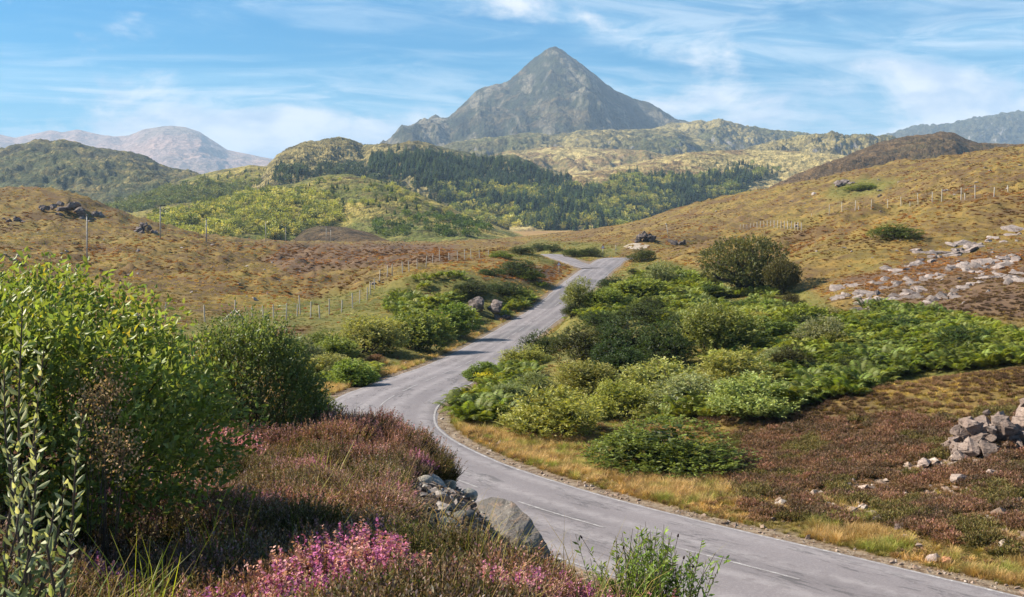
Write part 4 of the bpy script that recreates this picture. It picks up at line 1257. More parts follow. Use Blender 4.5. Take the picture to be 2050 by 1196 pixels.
low = clump * (1 - 0.5 * sstep(1070, 1130, u_) * sstep(9, 7.5, y)) * (1 - 0.58 * sstep(930, 970, u_) * sstep(1150, 1110, u_) * sstep(5.2, 6.2, y) * sstep(13, 11.5, y)) * (1 - 0.55 * sstep(760, 840, u_) * sstep(1010, 960, u_) * sstep(6.2, 7.5, y) * sstep(14.5, 12.5, y))
cover('heather', 'brown and mauve heather cloaking the near bank', 'heather', hn, x, y, z, RNG.uniform(.65, 1.1, len(x)) * (0.82 + 0.5 * sstep(8, 22, y)) * low,
      t0 * RNG.uniform(.7, 1.3, (len(x), 1)), tilt=.16, sink=.03)
PK = [p_bell(450 + i, 60, .15, .34, c_).mesh('bell_heather', M['near_i']) for i, c_ in enumerate(([(0.46, 0.20, 0.26), (0.40, 0.15, 0.22)], [(0.40, 0.12, 0.27), (0.48, 0.22, 0.28)]))]
x, y, z = sample_ground(1000, 3.8, 24, 150, 1420)
nn_ = px_noise(x, y, .9, 196)
keep = (nn_ > .60) & (grid_sample(bankrub.astype(float), x, y) < .2) & (grid_sample(ROADD, x, y) > 1.5) & (np.hypot(x - 0.1, y - 11.5) > 1.3)
x, y, z = x[keep], y[keep], z[keep]
cover('bell_heather', 'scattered pink bell heather sprigs through the near bank', 'heather', PK, x, y, z, RNG.uniform(.6, 1.05, len(x)) * np.where((x > -.6) & (y > 4.4) & (y < 9), .55, 1), RNG.uniform(.6, 1.1, (len(x), 1)) * np.ones((1, 3)), sink=.02)
# thin dry grass through it
gd = [p_grass(440 + i, 14, 0.10, 0.52, 0.0045, (0.16, 0.14, 0.04), (0.42, 0.31, 0.14), 0.5, 0.5).mesh('dry_grass', M['dry_i']) for i in range(4)]
x, y, z = sample_ground(1100, 3.6, 28, -100, 1300)
n1 = px_noise(x, y, 1.4, 97)
rub = grid_sample(bankrub.astype(float), x, y)
keep = (n1 > .47) & (rub < .3) & (grid_sample(ROADD, x, y) > 1)
x, y, z, n1 = x[keep], y[keep], z[keep], n1[keep]
cover('grass', 'thin dry grass stems growing up through the near heather', 'grass', gd, x, y, z, RNG.uniform(.65, 1.2, len(x)),
      lerp((1.0, .95, .9), (.62, .95, .35), sstep(.5, .62, px_noise(x, y, 2.3, 98))) * RNG.uniform(.8, 1.2, (len(x), 1)), sink=.02)

# gravel: road edges, stony ground on the right, rubble on the bank
M['grav'] = mat_rock('gravel_stone', (0.40, 0.33, 0.29), (0.27, 0.22, 0.19), (0.52, 0.47, 0.43), 9.0)
def mat_gravel():
    m, t, p, o = mat_new('gravel_mix')
    ti = t.node('ShaderNodeAttribute', attribute_name='tint', attribute_type='INSTANCER').outputs['Color']
    n = t.noise(geo_pos(t), 14, 4, .7)
    t.l.new(t.mix(t.ramp(n, .35, .7), ti, t.vmath('SCALE', ti, .5)), p.inputs['Base Color'])
    return m
M['grav'] = mat_gravel()
gst = [rock_mesh('gravel', 460 + i, 3, 9, .05, 0, (1, 1, .65), M['grav']) for i in range(6)]
x1, y1, z1 = sample_ground(60000, 26, 110, 560, 2210)
rd = grid_sample(ROADD, x1, y1); st = grid_sample(stony.astype(float), x1, y1)
k1 = ((rd > -.05) & (rd < RNG.exponential(.45, len(x1)) + .1) & (RNG.uniform(size=len(x1)) < .6)) | ((st > RNG.uniform(.1, 1, len(x1))) & (rd > 0) & (RNG.uniform(size=len(x1)) < .9))
x2, y2, z2 = sample_ground(16000, 7, 22, 760, 1130)
k2 = grid_sample(bankrub.astype(float), x2, y2) > RNG.uniform(.2, .9, len(x2))
x = np.concatenate([x1[k1], x2[k2]]); y = np.concatenate([y1[k1], y2[k2]]); z = gz(x, y)
n_ = len(x); isb = np.arange(n_) >= k1.sum()
size = np.where(isb, 0.012 + RNG.exponential(.014, n_), 0.018 + RNG.exponential(.026, n_))
size = np.minimum(size, np.where(isb, .10, .14))
size = np.where(~isb & (grid_sample(ROADD, x, y) > 1.2), size * RNG.uniform(1.0, 2.4, n_), size)
cl = lerp((0.30, 0.215, 0.165), (0.43, 0.37, 0.33), RNG.uniform(0, 1, n_) ** 2.2)
cl = np.where(isb[:, None], lerp((0.10, 0.07, 0.055), (0.36, 0.32, 0.30), RNG.uniform(0, 1, n_) ** 3.0), cl)
cover('gravel', 'loose gravel and broken stone along the road edge and bank', 'gravel', gst, x, y, z, size, cl, tilt=.5, sink=-.005)
print('gravel', n_)

# ------------------------------------------------------------------ distant woods
con = [p_conifer(500 + i) for i in range(4)]; bus = [p_bush(510 + i) for i in range(4)]
con_i = [m.mesh('conifer', M['leaf_i']) for m in con]; con_o = [m.mesh('conifer_tree', M['leaf']) for m in con]
bus_i = [m.mesh('far_bush', M['leaf_i']) for m in bus]; bus_o = [m.mesh('broadleaf_tree', M['leaf']) for m in bus]
def on_hill(key, n, poly, dens_noise=None):
    X, D, Z, V, U = HILLS[key]
    nb, nu = X.shape
    fb = RNG.uniform(0, nb * 2 // 3 - 2, n); fu = RNG.uniform(0, nu - 1.001, n)
    i, j = fb.astype(int), fu.astype(int); a, b = fb - i, fu - j
    s_ = lambda A: A[i, j] * (1 - a) * (1 - b) + A[i + 1, j] * a * (1 - b) + A[i, j + 1] * (1 - a) * b + A[i + 1, j + 1] * a * b
    x, y, z = s_(X), s_(D), s_(Z)
    u, v = U0 + F * x / y, VH - F * z / y
    ok = np.zeros(n, bool)
    for pl_ in poly: ok |= in_poly(u + RNG.normal(0, 5, n), v + RNG.normal(0, 2.5, n), pl_)
    return x[ok], y[ok], z[ok], u[ok], v[ok]
trees = []   # x y z h kind tint
def plant(key, n, poly, h, kinds, cols, thin=0.0):
    x, y, z, u, v = on_hill(key, n, poly)
    for k in range(len(x)):
        nn = px_noise(np.array([x[k]]), np.array([y[k]]), 90, 5)[0]
        if RNG.uniform() < thin * (nn > .5): continue
        kd = kinds if isinstance(kinds, str) else kinds[int(RNG.uniform() < np.clip((nn - .35) * 3, .02, .98))]
        c = np.array(cols[kd][RNG.integers(0, len(cols[kd]))]) * RNG.uniform(.7, 1.3)
        trees.append((x[k], y[k], z[k], h[kd] * RNG.uniform(.5, 1.35), kd, c))
CC = dict(c=[(0.070, 0.120, 0.066), (0.058, 0.105, 0.074), (0.100, 0.145, 0.062)], b=[(0.24, 0.27, 0.06), (0.31, 0.31, 0.08), (0.17, 0.21, 0.055), (0.38, 0.35, 0.10)])
FW1 = [(745, 318), (790, 308), (830, 312), (880, 312), (950, 328), (1000, 324), (1060, 338), (1142, 368), (1120, 386), (1095, 405), (1085, 385), (1040, 378), (980, 376), (900, 392), (820, 362), (740, 345)]
FW2 = [(880, 375), (980, 365), (1060, 375), (1095, 400), (1085, 460), (960, 460), (900, 420)]
FW3 = [(1085, 392), (1130, 378), (1200, 382), (1250, 352), (1330, 356), (1400, 358), (1470, 346), (1500, 352), (1540, 350), (1480, 385), (1520, 395), (1400, 415), (1260, 455), (1090, 465), (1070, 440)]
FW4 = [(1440, 325), (1530, 335), (1560, 345), (1500, 345)]
FW5 = [(540, 400), (560, 330), (600, 345), (700, 335), (760, 340), (900, 395), (900, 420), (700, 380)]
plant('hill43', 9000, [FW1], dict(c=12.5, b=8), ('c', 'c'), CC)
plant('hill43', 7000, [FW2], dict(c=12.5, b=9), ('c', 'b'), CC)
plant('hill33', 9500, [FW3], dict(c=13, b=9), ('c', 'b'), CC)
plant('hill43', 3500, [[(1075, 385), (1190, 408), (1262, 455), (1250, 478), (1050, 478)]], dict(c=15, b=10), ('c', 'b'), CC)
plant('hill33', 2500, [FW4], dict(c=10, b=7), ('b', 'c'), CC)
plant('hill43', 4200, [FW5], dict(c=10, b=8), ('c', 'b'), dict(c=[(0.055, 0.09, 0.05), (0.045, 0.075, 0.045)], b=[(0.08, 0.105, 0.045), (0.06, 0.09, 0.045)]), .25)  # darker tints put the shade of this slope into the tree colours
BB = dict(b=[(0.36, 0.37, 0.10), (0.28, 0.30, 0.08), (0.44, 0.41, 0.14), (0.15, 0.185, 0.055)], c=[(0.09, 0.14, 0.03), (0.075, 0.125, 0.03)])
HB1 = [(300, 440), (420, 410), (540, 384), (630, 385), (690, 410), (700, 440), (620, 455), (590, 478), (300, 484)]
HB2 = [(720, 445), (830, 428), (920, 440), (985, 458), (960, 474), (760, 474)]
HB3 = [(560, 390), (640, 360), (760, 365), (860, 405), (940, 440), (760, 440), (650, 400)]
plant('hill47', 2700, [HB1], dict(c=5, b=5.2), 'b', BB)
plant('hill47', 1500, [HB2], dict(c=5, b=4.5), ('b', 'b'), dict(b=[(0.09, 0.14, 0.03), (0.075, 0.125, 0.03), (0.12, 0.165, 0.035)]), .5)
plant('hill47', 1500, [HB3], dict(c=4, b=3.2), ('b', 'c'), BB, .6)
plant('hill45', 3500, [[(205, 420), (330, 385), (420, 372), (520, 372), (540, 385), (420, 405), (300, 428)]], dict(c=8, b=7), 'b', dict(b=[(0.14, 0.17, 0.045), (0.11, 0.145, 0.04), (0.19, 0.20, 0.06)]), .3)
plant('hill45', 1200, [[(380, 365), (450, 348), (545, 340), (545, 375), (420, 375)]], dict(c=6, b=5), ('b', 'c'), BB, .3)
print('trees', len(trees))
T = trees
px_h = np.array([t[3] / t[1] for t in T])
kd_ = np.array([t[4] for t in T])
for kd, protos_o, protos_i, nm, sname, lab, cat, slab in (
        ('c', con_o, con_i, 'conifer_tree', 'conifer_wood', 'dark conifer in the distant wood under the hills', 'tree', 'dense dark conifer wood covering the lower hill slopes'),
        ('b', bus_o, bus_i, 'broadleaf_tree', 'broadleaf_wood', 'small round light green tree on the distant hillside', 'tree', 'light green scrub wood spread over the distant hillsides')):
    ids = np.where(kd_ == kd)[0]
    ids = ids[np.argsort(-px_h[ids])]
    for i in ids[:300]:
        t = T[i]
        o = link(nm, protos_o[i % 4]); o.location = (t[0], t[1], t[2] - .3)
        wsc = t[3] * (0.85 if kd == 'c' else 1.15) * random.uniform(.85, 1.15)
        o.scale = (wsc, wsc, t[3]); o.rotation_euler = (0, 0, random.uniform(0, 6.28))
        o.color = (*t[5], 1)
        tag(o, lab, cat, 'conifers of the distant wood' if kd == 'c' else 'light green trees on the distant hillsides')
    rest = ids[300:]
    P = np.array([T[i][:3] for i in rest]); P[:, 2] -= .3
    H = np.array([T[i][3] for i in rest]); nR = len(rest)
    wd = H * (0.85 if kd == 'c' else 1.15) * RNG.uniform(.85, 1.15, nR)
    scatter(sname, slab, 'wood', protos_i, P, np.stack([np.zeros(nR), np.zeros(nR), RNG.uniform(0, 6.28, nR)], 1), np.stack([wd, wd, H], 1), RNG.integers(0, 4, nR), np.array([T[i][5] for i in rest]))
# ------------------------------------------------------------------ shrubs and trees, one by one
SH = {}
for kd in ('willow', 'grey', 'gorse', 'green', 'leafy'):
    SH[kd] = []
    for i in range(3):
        fo, st = shrub_mesh(kd, 600 + i * 7 + len(kd))
        SH[kd].append((fo.mesh('foliage', M['leaf']), st.mesh('stems', M['bark'])))
def shrub(name, kd, u, v, w, h, label, group=None, tint=(1, 1, 1), D=None, cat='shrub'):
    """u, v: where its foot meets the ground in the photograph; w, h: its size there in pixels"""
    p = hit(u, v) if D is None else Vector(((u - U0) / F * D, D, float(gz((u - U0) / F * D, D))))
    k = p.y / F
    fo, st = SH[kd][int(abs(u * 7 + v)) % 3]
    e = empty(name, (p.x, p.y, p.z - 0.04 * h * k), random.uniform(0, 6.28))
    # the unit body is about 0.92 wide and 1.0 high
    sx = w * k / 0.92
    e.scale = (sx, sx * random.uniform(.85, 1.05), h * k / 0.98)
    tag(e, label, cat, group)
    kf = dict(gorse=.78, willow=1.15, grey=1.12).get(kd, 1.0)
    a = link('foliage', fo, parent=e); a.color = (*[c * kf * random.uniform(.93, 1.07) for c in tint], 1)
    b = link('stems', st, parent=e)
    return e
LG = 'shrubs left of the road'; RG = 'shrubs right of the road'; GL = 'gorse on the right-hand slope'; GC = 'gorse near the crest'
for a in (
    ('willow_shrub', 'grey', 596, 752, 100, 78, 'grey-green willow just beyond the near thicket, left of the road', LG, (.9, .92, .95)),
    ('gorse_bush', 'green', 655, 712, 95, 52, 'dark green gorse left of the yellow-green willow clump', LG, (1, 1, 1)),
    ('willow_shrub', 'leafy', 835, 700, 150, 78, 'tall yellow-green willow, the right end of the left verge clump', LG, (1.2, 1.15, 1)),
    ('willow_shrub', 'willow', 735, 706, 160, 70, 'broad yellow-green willow in the middle of the left verge clump', LG, (1.05, 1.05, .85)),
    ('willow_shrub', 'leafy', 672, 722, 90, 48, 'low light green willow at the left end of the verge clump', LG, (1.1, 1.1, .9)),
    ('willow_shrub', 'willow', 655, 762, 100, 50, 'pale low willow beside the tan roadside grass on the left', LG, (1, 1.02, .85)),
    ('bracken_clump', 'leafy', 705, 772, 95, 52, 'bright bracken clump nearest the road edge on the left', LG, (1.1, 1.15, .9)),
    ('heather_bush', 'grey', 752, 728, 36, 18, 'small purple-brown heather bush in the tan roadside grass', LG, (1.1, .5, .6)),
    ('willow_shrub', 'leafy', 905, 668, 110, 60, 'leafy shrub below the rocky knoll beside the left road edge', LG, (.85, .95, .8)),
    ('gorse_bush', 'gorse', 948, 592, 85, 30, 'dark gorse capping the rocky knoll, left half', LG, (1, 1, 1)),
    ('gorse_bush', 'gorse', 1010, 590, 80, 26, 'dark gorse capping the rocky knoll, right half', LG, (1.1, 1, .9)),
    ('gorse_bush', 'gorse', 1040, 554, 95, 36, 'largest dark gorse left of the warning sign below the crest', GC, (1.15, 1.2, 1)),
    ('gorse_bush', 'green', 1064, 562, 55, 22, 'bright green cushion below the dark gorse left of the crest', GC, (1.5, 1.4, 1.2)),
    ('gorse_bush', 'gorse', 985, 552, 60, 16, 'thin dark gorse strip on the brown knoll left of the crest', GC, (1.1, 1.1, .9)),
    ('gorse_bush', 'green', 1003, 518, 50, 17, 'light green gorse at the end of the valley fence', GC, (1.3, 1.3, 1)),
    ('gorse_bush', 'gorse', 1042, 509, 48, 18, 'dark round gorse on the skyline left of the side road', GC, (1, 1, .9)),
    ('gorse_bush', 'gorse', 1080, 503, 44, 17, 'dark gorse behind the side road, left one', GC, (1, 1, .9)),
    ('gorse_bush', 'gorse', 1107, 505, 40, 16, 'dark gorse behind the side road, right one', GC, (1, 1.05, .9)),
    ('gorse_bush', 'gorse', 1150, 515, 50, 20, 'gorse in the wedge between side road and main road, left one', GC, (1.2, 1.15, .9)),
    ('gorse_bush', 'gorse', 1185, 514, 48, 20, 'gorse in the wedge between side road and main road, right one', GC, (1.1, 1.05, .85)),
    ('gorse_bush', 'gorse', 1285, 524, 56, 30, 'rounded olive gorse on the right of the road at the crest', GC, (1.5, 1.3, .9)),
    ('willow_shrub', 'grey', 1327, 572, 70, 50, 'pale grey-green willow tuft below the crest on the right', RG, (1.05, 1.05, .95)),
    ('gorse_bush', 'gorse', 1225, 580, 60, 28, 'dark gorse pair beside the upper right road edge', RG, (1, .95, .9)),
    ('willow_shrub', 'grey', 1165, 620, 76, 64, 'olive shrub overhanging the right road edge on the rise', RG, (.85, .85, .6)),
    ('willow_shrub', 'leafy', 1215, 618, 85, 40, 'light green low shrub behind the olive roadside shrub', RG, (1.05, 1.05, .8)),
    ('willow_shrub', 'leafy', 1290, 600, 130, 42, 'yellow-green leafy mound below the pale willow tuft', RG, (1.2, 1.15, .9)),
    ('gorse_bush', 'gorse', 1200, 662, 110, 44, 'dark gorse on the roadside behind the big gorse thicket', GL, (1.1, 1.1, .9)),
    ('gorse_bush', 'gorse', 1290, 650, 120, 46, 'gorse at the top of the dark thicket', GL, (1.2, 1.1, .85)),
    ('gorse_bush', 'gorse', 1090, 716, 105, 62, 'leftmost gorse of the dark thicket, by the road', GL, (1, 1, .95)),
    ('gorse_bush', 'gorse', 1165, 730, 130, 86, 'brownish gorse in the left part of the dark thicket', GL, (1.15, .92, .9)),
    ('gorse_bush', 'gorse', 1255, 722, 150, 96, 'big dark gorse in the centre of the thicket', GL, (.95, 1, .95)),
    ('gorse_bush', 'gorse', 1230, 766, 140, 92, 'lowest dark gorse of the thicket above the pale willows', GL, (.8, .95, .85)),
    ('gorse_bush', 'gorse', 1325, 735, 130, 96, 'dark gorse at the right of the thicket centre', GL, (.9, .95, .95)),
    ('gorse_bush', 'gorse', 1370, 690, 120, 66, 'gorse behind the olive willow in the thicket', GL, (1.1, 1.1, 1)),
    ('willow_shrub', 'willow', 1425, 715, 165, 102, 'olive willow joined to the right of the dark thicket', RG, (.72, .68, .5)),
    ('willow_shrub', 'leafy', 1530, 695, 130, 60, 'dark green shrub between the olive willow and the bracken', RG, (.7, .78, .7)),
    ('willow_shrub', 'leafy', 1610, 660, 92, 52, 'bright yellow-green shrub above the grey willow on the right', RG, (1.2, 1.2, .8)),
    ('willow_shrub', 'grey', 1648, 700, 104, 66, 'silvery grey willow standing in the bracken on the right', RG, (1, .98, .95)),
    ('gorse_bush', 'gorse', 1585, 612, 50, 26, 'small dark brown gorse below the round tree', GL, (1.4, .9, .8)),
    ('gorse_bush', 'gorse', 1705, 755, 90, 46, 'dark gorse half sunk in the right-hand bracken', GL, (1.1, 1, .9)),
    ('gorse_bush', 'gorse', 1800, 665, 120, 38, 'dark green bush at the top of the right-hand bracken', GL, (1.2, 1.35, 1)),
    ('gorse_bush', 'gorse', 1930, 700, 150, 52, 'dark green bush at the right end of the bracken', GL, (1.1, 1.3, 1)),
    ('willow_shrub', 'willow', 1330, 808, 190, 88, 'pale willow, left end of the light grey-green row', RG, (1.1, 1.1, 1)),
    ('willow_shrub', 'willow', 1475, 775, 170, 78, 'pale olive willow standing behind the light row', RG, (1, 1, .75)),
    ('willow_shrub', 'grey', 1390, 834, 170, 80, 'silvery low willow in the middle of the light row', RG, (1.15, 1.2, 1.0)),
    ('willow_shrub', 'willow', 1510, 832, 170, 82, 'pale willow, right end of the light grey-green row', RG, (1.1, 1.15, 1.1)),
    ('willow_shrub', 'willow', 1165, 792, 140, 66, 'olive-grey willow behind the yellow-green roadside willow', RG, (.9, .85, .7)),
    ('willow_shrub', 'grey', 1068, 796, 76, 48, 'small dark-based willow near the yellow ragwort', RG, (.9, .95, .75)),
    ('willow_shrub', 'willow', 1055, 738, 100, 46, 'yellow-green willow at the foot of the gorse by the road', RG, (1.0, 1.02, .7)),
    ('willow_shrub', 'leafy', 965, 764, 80, 40, 'leafy shrub hanging over the inside of the bend', RG, (.8, .9, .8)),
    ('willow_shrub', 'willow', 1105, 872, 190, 98, 'big yellow-green willow nearest the bend, dark at its foot', RG, (1.05, 1.08, .72)),
    ('willow_shrub', 'willow', 1240, 838, 125, 76, 'yellow-green willow right of the big one by the bend', RG, (1.08, 1.1, .7)),
    ('gorse_bush', 'green', 1345, 945, 310, 112, 'large low bright green gorse on the heather slope near the road', RG, (1, 1, 1)),
    ('gorse_bush', 'gorse', 1790, 480, 110, 34, 'dark olive bush high on the slope above the rock slabs', GL, (1.6, 1.6, 1)),
    ('gorse_bush', 'green', 1725, 382, 80, 16, 'bright green scrub patch on the far right slope', GL, (1.2, 1.1, 1)),
):
    shrub(*a)

# more small bushes that break up the scrub
rs_ = np.random.default_rng(77)
SCR = [[(1080, 650), (1200, 600), (1400, 600), (1580, 620), (1700, 660), (1760, 720), (1650, 780), (1420, 700), (1250, 640)], [(900, 830), (940, 770), (1050, 740), (1060, 800), (1000, 840)], [(1180, 600), (1300, 530), (1420, 560), (1450, 600), (1300, 610)]]
k_ = 0
while k_ < 34:
    u, v = rs_.uniform(880, 1780), rs_.uniform(525, 850)
    if not any(in_poly(np.array([u]), np.array([v]), q)[0] for q in SCR): continue
    p = hit(u, v)
    if float(grid_sample(ROADDIST, p.x, p.y)) < 2: continue
    kd = ('gorse', 'grey', 'leafy', 'willow', 'gorse', 'gorse')[rs_.integers(0, 6)]; w = rs_.uniform(1.6, 3.4) * F / p.y; b_ = rs_.uniform(.75, 1.3)
    shrub('scrub_bush', kd, u, v, w, w * rs_.uniform(.42, .62), 'small low bush among the bracken and gorse right of the road', 'small bushes in the right-hand scrub', (b_ * rs_.uniform(.9, 1.35), b_, b_ * .85), cat='shrub')
    k_ += 1

# --- two trees on the right
def tree(u, v, w, h, label, seed, tint, lobes, top):
    p = hit(u, v); k = p.y / F
    rng = np.random.default_rng(seed)
    e = tag(empty('willow_tree', (p.x, p.y, p.z - .1)), label, 'tree')
    tr, cr = MB(), MB()
    W, H = w * k, h * k
    L = np.array(lobes) * np.array([W / 2, W / 2, H, H])[None]
    for i in range(len(L)):
        b = np.array([rng.normal(0, .03 * W), rng.normal(0, .03 * W), 0]); e2 = L[i, :3]
        pts = [b, b * .6 + e2 * .3 + np.array([0, 0, .1 * H]) + rng.normal(size=3) * .03 * W, b * .1 + e2 * .8 + rng.normal(size=3) * .02 * W, e2]
        tube(tr, pts, 0.05 * W * rng.uniform(.6, 1), 0.012 * W, np.array([1, 1, 1.0]), 6)
    n = 2600
    wgt = L[:, 3] ** 2; kk = rng.choice(len(L), n, p=wgt / wgt.sum())
    dv = unit(rng.normal(size=(n, 3)) + np.array([0, 0, .25]))
    P = L[kk, :3] + dv * (L[kk, 3] * rng.uniform(.55, 1.04, n))[:, None] * np.array([W / H * .95, W / H * .95, 1])
    P[:, 2] = np.maximum(P[:, 2], rng.uniform(.0, .3, n) * H)
    gd = unit(dv + np.array([0, 0, .7]) + rng.normal(size=(n, 3)) * .25)
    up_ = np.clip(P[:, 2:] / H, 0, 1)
    for i in range(7):
        B = P + gd * (H * .07 * i / 7)
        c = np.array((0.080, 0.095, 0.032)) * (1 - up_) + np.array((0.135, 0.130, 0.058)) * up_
        ll = H * .042 * rng.uniform(.7, 1.3, n)
        rhombs(cr, B, gd * .7 + perp(gd, rng) * .8, ll, ll * .42, jitcol(c, n, rng, .3), rng)
    link('trunk', tr.mesh('trunk', M['bark']), parent=e)
    c_ = link('crown', cr.mesh('crown', M['leaf']), parent=e); c_.color = (*tint, 1)
    return e
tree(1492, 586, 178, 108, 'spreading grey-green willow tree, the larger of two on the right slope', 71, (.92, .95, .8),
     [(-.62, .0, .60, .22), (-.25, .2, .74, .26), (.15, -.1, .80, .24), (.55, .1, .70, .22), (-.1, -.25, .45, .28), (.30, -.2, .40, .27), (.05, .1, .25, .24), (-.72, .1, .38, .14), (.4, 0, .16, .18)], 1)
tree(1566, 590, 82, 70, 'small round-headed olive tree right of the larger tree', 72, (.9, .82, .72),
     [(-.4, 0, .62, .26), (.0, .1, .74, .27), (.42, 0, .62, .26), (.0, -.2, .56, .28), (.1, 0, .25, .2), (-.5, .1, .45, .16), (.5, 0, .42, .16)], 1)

# --- yellow ragwort by the bend
p = hit(975, 778)
rw = MB(); rng = np.random.default_rng(5)
n = 34
B = rng.normal(size=(n, 3)) * np.array([.38, .3, 0]); B[:, 2] = 0
Dv = rng.normal(size=(n, 3)) * .25 + np.array([0, 0, 1])
rhombs(rw, B, Dv, .85, .03, np.array((0.06, 0.10, 0.02)), rng)
fl = MB()
tops = B + unit(Dv) * .85
for k in range(8):
    rhombs(fl, tops + rng.normal(size=(n, 3)) * .04, rng.normal(size=(n, 3)) + np.array([0, 0, .6]), .065, .05, jitcol((0.62, 0.54, 0.05), n, rng), rng)
e = tag(empty('ragwort_plant', p), 'yellow ragwort in flower on the inside of the bend', 'plant')
link('stems', rw.mesh('stems', M['leaf']), parent=e); link('flowers', fl.mesh('flowers', M['leaf']), parent=e)

# ------------------------------------------------------------------ foreground willows
def branchy(stm, base, tips, rng, r0, col=(1, 1, 1)):
    for t_ in tips:
        mid_ = base + (t_ - base) * .5 + rng.normal(size=3) * np.linalg.norm(t_ - base) * .07
        q = base + (t_ - base) * .8 + rng.normal(size=3) * np.linalg.norm(t_ - base) * .04
        tube(stm, [base, mid_, q, t_], r0 * rng.uniform(.6, 1.1), r0 * .25, np.array(col, float), 6)

def willow_near(c, rx, ry, h, n_sh, n_leaf, leaf, seed, shape, c_in, c_out, yellow):
    """mound of leafy shoots; shape(angle) trims the outline"""
    rng = np.random.default_rng(seed)
    stm = MB()
    n = n_sh
    a = rng.uniform(0, 2 * np.pi, n); ph = np.arccos(rng.uniform(0, 1, n))
    lump = 1 + .13 * pnoise(a * 1.6 + seed, ph * 3.0, seed) + .08 * pnoise(a * 4 + seed, ph * 6, seed + 3)
    rr = rng.uniform(.50, 1.0, n) ** .5 * lump
    dv = np.stack([np.sin(ph) * np.cos(a), np.sin(ph) * np.sin(a), np.cos(ph)], 1)
    if shape: dvb = np.sign(dv) * np.abs(dv) ** shape; dvb /= (np.abs(dvb) ** (2 / shape)).sum(1, keepdims=True) ** (shape / 2)
    else: dvb = dv
    P = np.array(c) + dvb * rr[:, None] * np.array([rx, ry, h])
    gd = unit(dv * np.array([1, 1, .7]) + np.array([0, 0, .75]) + rng.normal(size=(n, 3)) * .28)
    SL = leaf * rng.uniform(2.2, 5.2, n)
    outer = np.clip((rr - .65) / .35, 0, 1) * np.clip(.35 + dv[:, 2], 0, 1)  # upper outer leaves get the lighter colour, painting in light from above
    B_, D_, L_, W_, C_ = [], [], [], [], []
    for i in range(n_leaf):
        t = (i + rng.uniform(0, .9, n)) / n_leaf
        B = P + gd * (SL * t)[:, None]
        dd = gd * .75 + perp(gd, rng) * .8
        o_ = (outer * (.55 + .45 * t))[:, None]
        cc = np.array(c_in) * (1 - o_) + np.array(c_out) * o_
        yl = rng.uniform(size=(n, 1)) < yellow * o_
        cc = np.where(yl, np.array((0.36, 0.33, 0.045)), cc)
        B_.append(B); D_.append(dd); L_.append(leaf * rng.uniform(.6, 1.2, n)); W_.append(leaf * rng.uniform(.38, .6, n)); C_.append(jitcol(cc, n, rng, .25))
    tips = P + gd * SL[:, None]
    for k in rng.choice(n, min(n, 260), replace=False):
        tube(stm, [P[k] - gd[k] * .12, P[k] + gd[k] * SL[k] * .5, tips[k]], .0035, .0012, np.array([1, 1, 1.0]), 4)
    bz = np.array(c) + np.array([0, 0, -.05])
    for k in range(16):
        b = bz + np.array([rng.normal(0, rx * .2), rng.normal(0, ry * .2), 0])
        branchy(stm, b, P[rng.choice(n, 5)], rng, .013)
    return [np.concatenate(q) for q in (B_, D_, L_, W_, C_)], stm

M['leaf_n'] = mat_leaf('willow_leaf', False, .42, .45, .35, .15)
leaf_unit = MB(); rngl = np.random.default_rng(1)
V5 = np.array([(0, 0, 0), (.45, .5, .10), (1, 0, -.10), (.55, 0, -.10), (.45, -.5, .10), (.8, .28, 0), (.8, -.28, 0)], float)
leaf_unit.add(V5, [(0, 1, 5, 3), (3, 5, 2, 6), (0, 3, 6, 4)], np.array([[1.0, 1, 1]] * 7))
leaf_me = leaf_unit.mesh('leaf', M['leaf_n'])
def near_willow_object(name, label, data, stm, n_single, tint=(1, 1, 1), zmax=None):
    B, Dv, L, W, C = data
    e = tag(empty(name, (float(B[:, 0].mean()), float(B[:, 1].mean()), float(B[:, 2].min()))), label, 'shrub')
    off = np.array(e.location)
    u = U0 + F * B[:, 0] / B[:, 1]; v = VH - F * B[:, 2] / B[:, 1]
    vis = np.where((u > 0) & (u < 2050) & (v > 0) & (v < 1196))[0]
    front = vis[np.argsort(-(L[vis] / B[vis, 1]) + 0.02 * (B[vis, 1] - B[:, 1].min()) * 0.02)]
    # outermost leaves towards the camera
    if n_single:
        sc = L[vis] / B[vis, 1] * (1.0 - 0.35 * (B[vis, 1] - B[vis, 1].min()) / (np.ptp(B[vis, 1]) + 1e-6))
        single = vis[np.argsort(-sc)][:n_single]
    else: single = np.array([], int)
    mask = np.ones(len(B), bool); mask[single] = False
    rng = np.random.default_rng(3)
    fo = MB(); leaves6(fo, B[mask] - off, Dv[mask], L[mask], W[mask], C[mask], rng)
    f = link('foliage', fo.mesh('foliage', M['leaf_n']), parent=e); f.color = (*tint, 1); f['kind'] = 'stuff'
    for q in stm.V: q -= off
    link('stems', stm.mesh('stems', M['bark']), parent=e)
    for i in single:
        d_ = Vector(Dv[i]).normalized(); s_ = d_.cross(Vector(rng.normal(size=3))).normalized(); n_ = d_.cross(s_)
        o = bpy.data.objects.new('leaf', leaf_me); COL.objects.link(o); o.parent = e
        mt = Matrix((d_ * L[i], s_ * W[i], n_ * L[i])).transposed().to_4x4(); mt.translation = Vector(B[i] - off)
        o.matrix_local = mt
        o.color = (C[i][0] * tint[0], C[i][1] * tint[1], C[i][2] * tint[2], 1)
    return e
gA = float(gz(-2.9, 6.5))
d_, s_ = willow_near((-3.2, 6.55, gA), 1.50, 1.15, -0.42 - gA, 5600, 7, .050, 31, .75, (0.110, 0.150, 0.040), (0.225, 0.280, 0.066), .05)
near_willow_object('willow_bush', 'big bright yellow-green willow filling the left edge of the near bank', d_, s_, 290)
gB = float(gz(-3.5, 15))
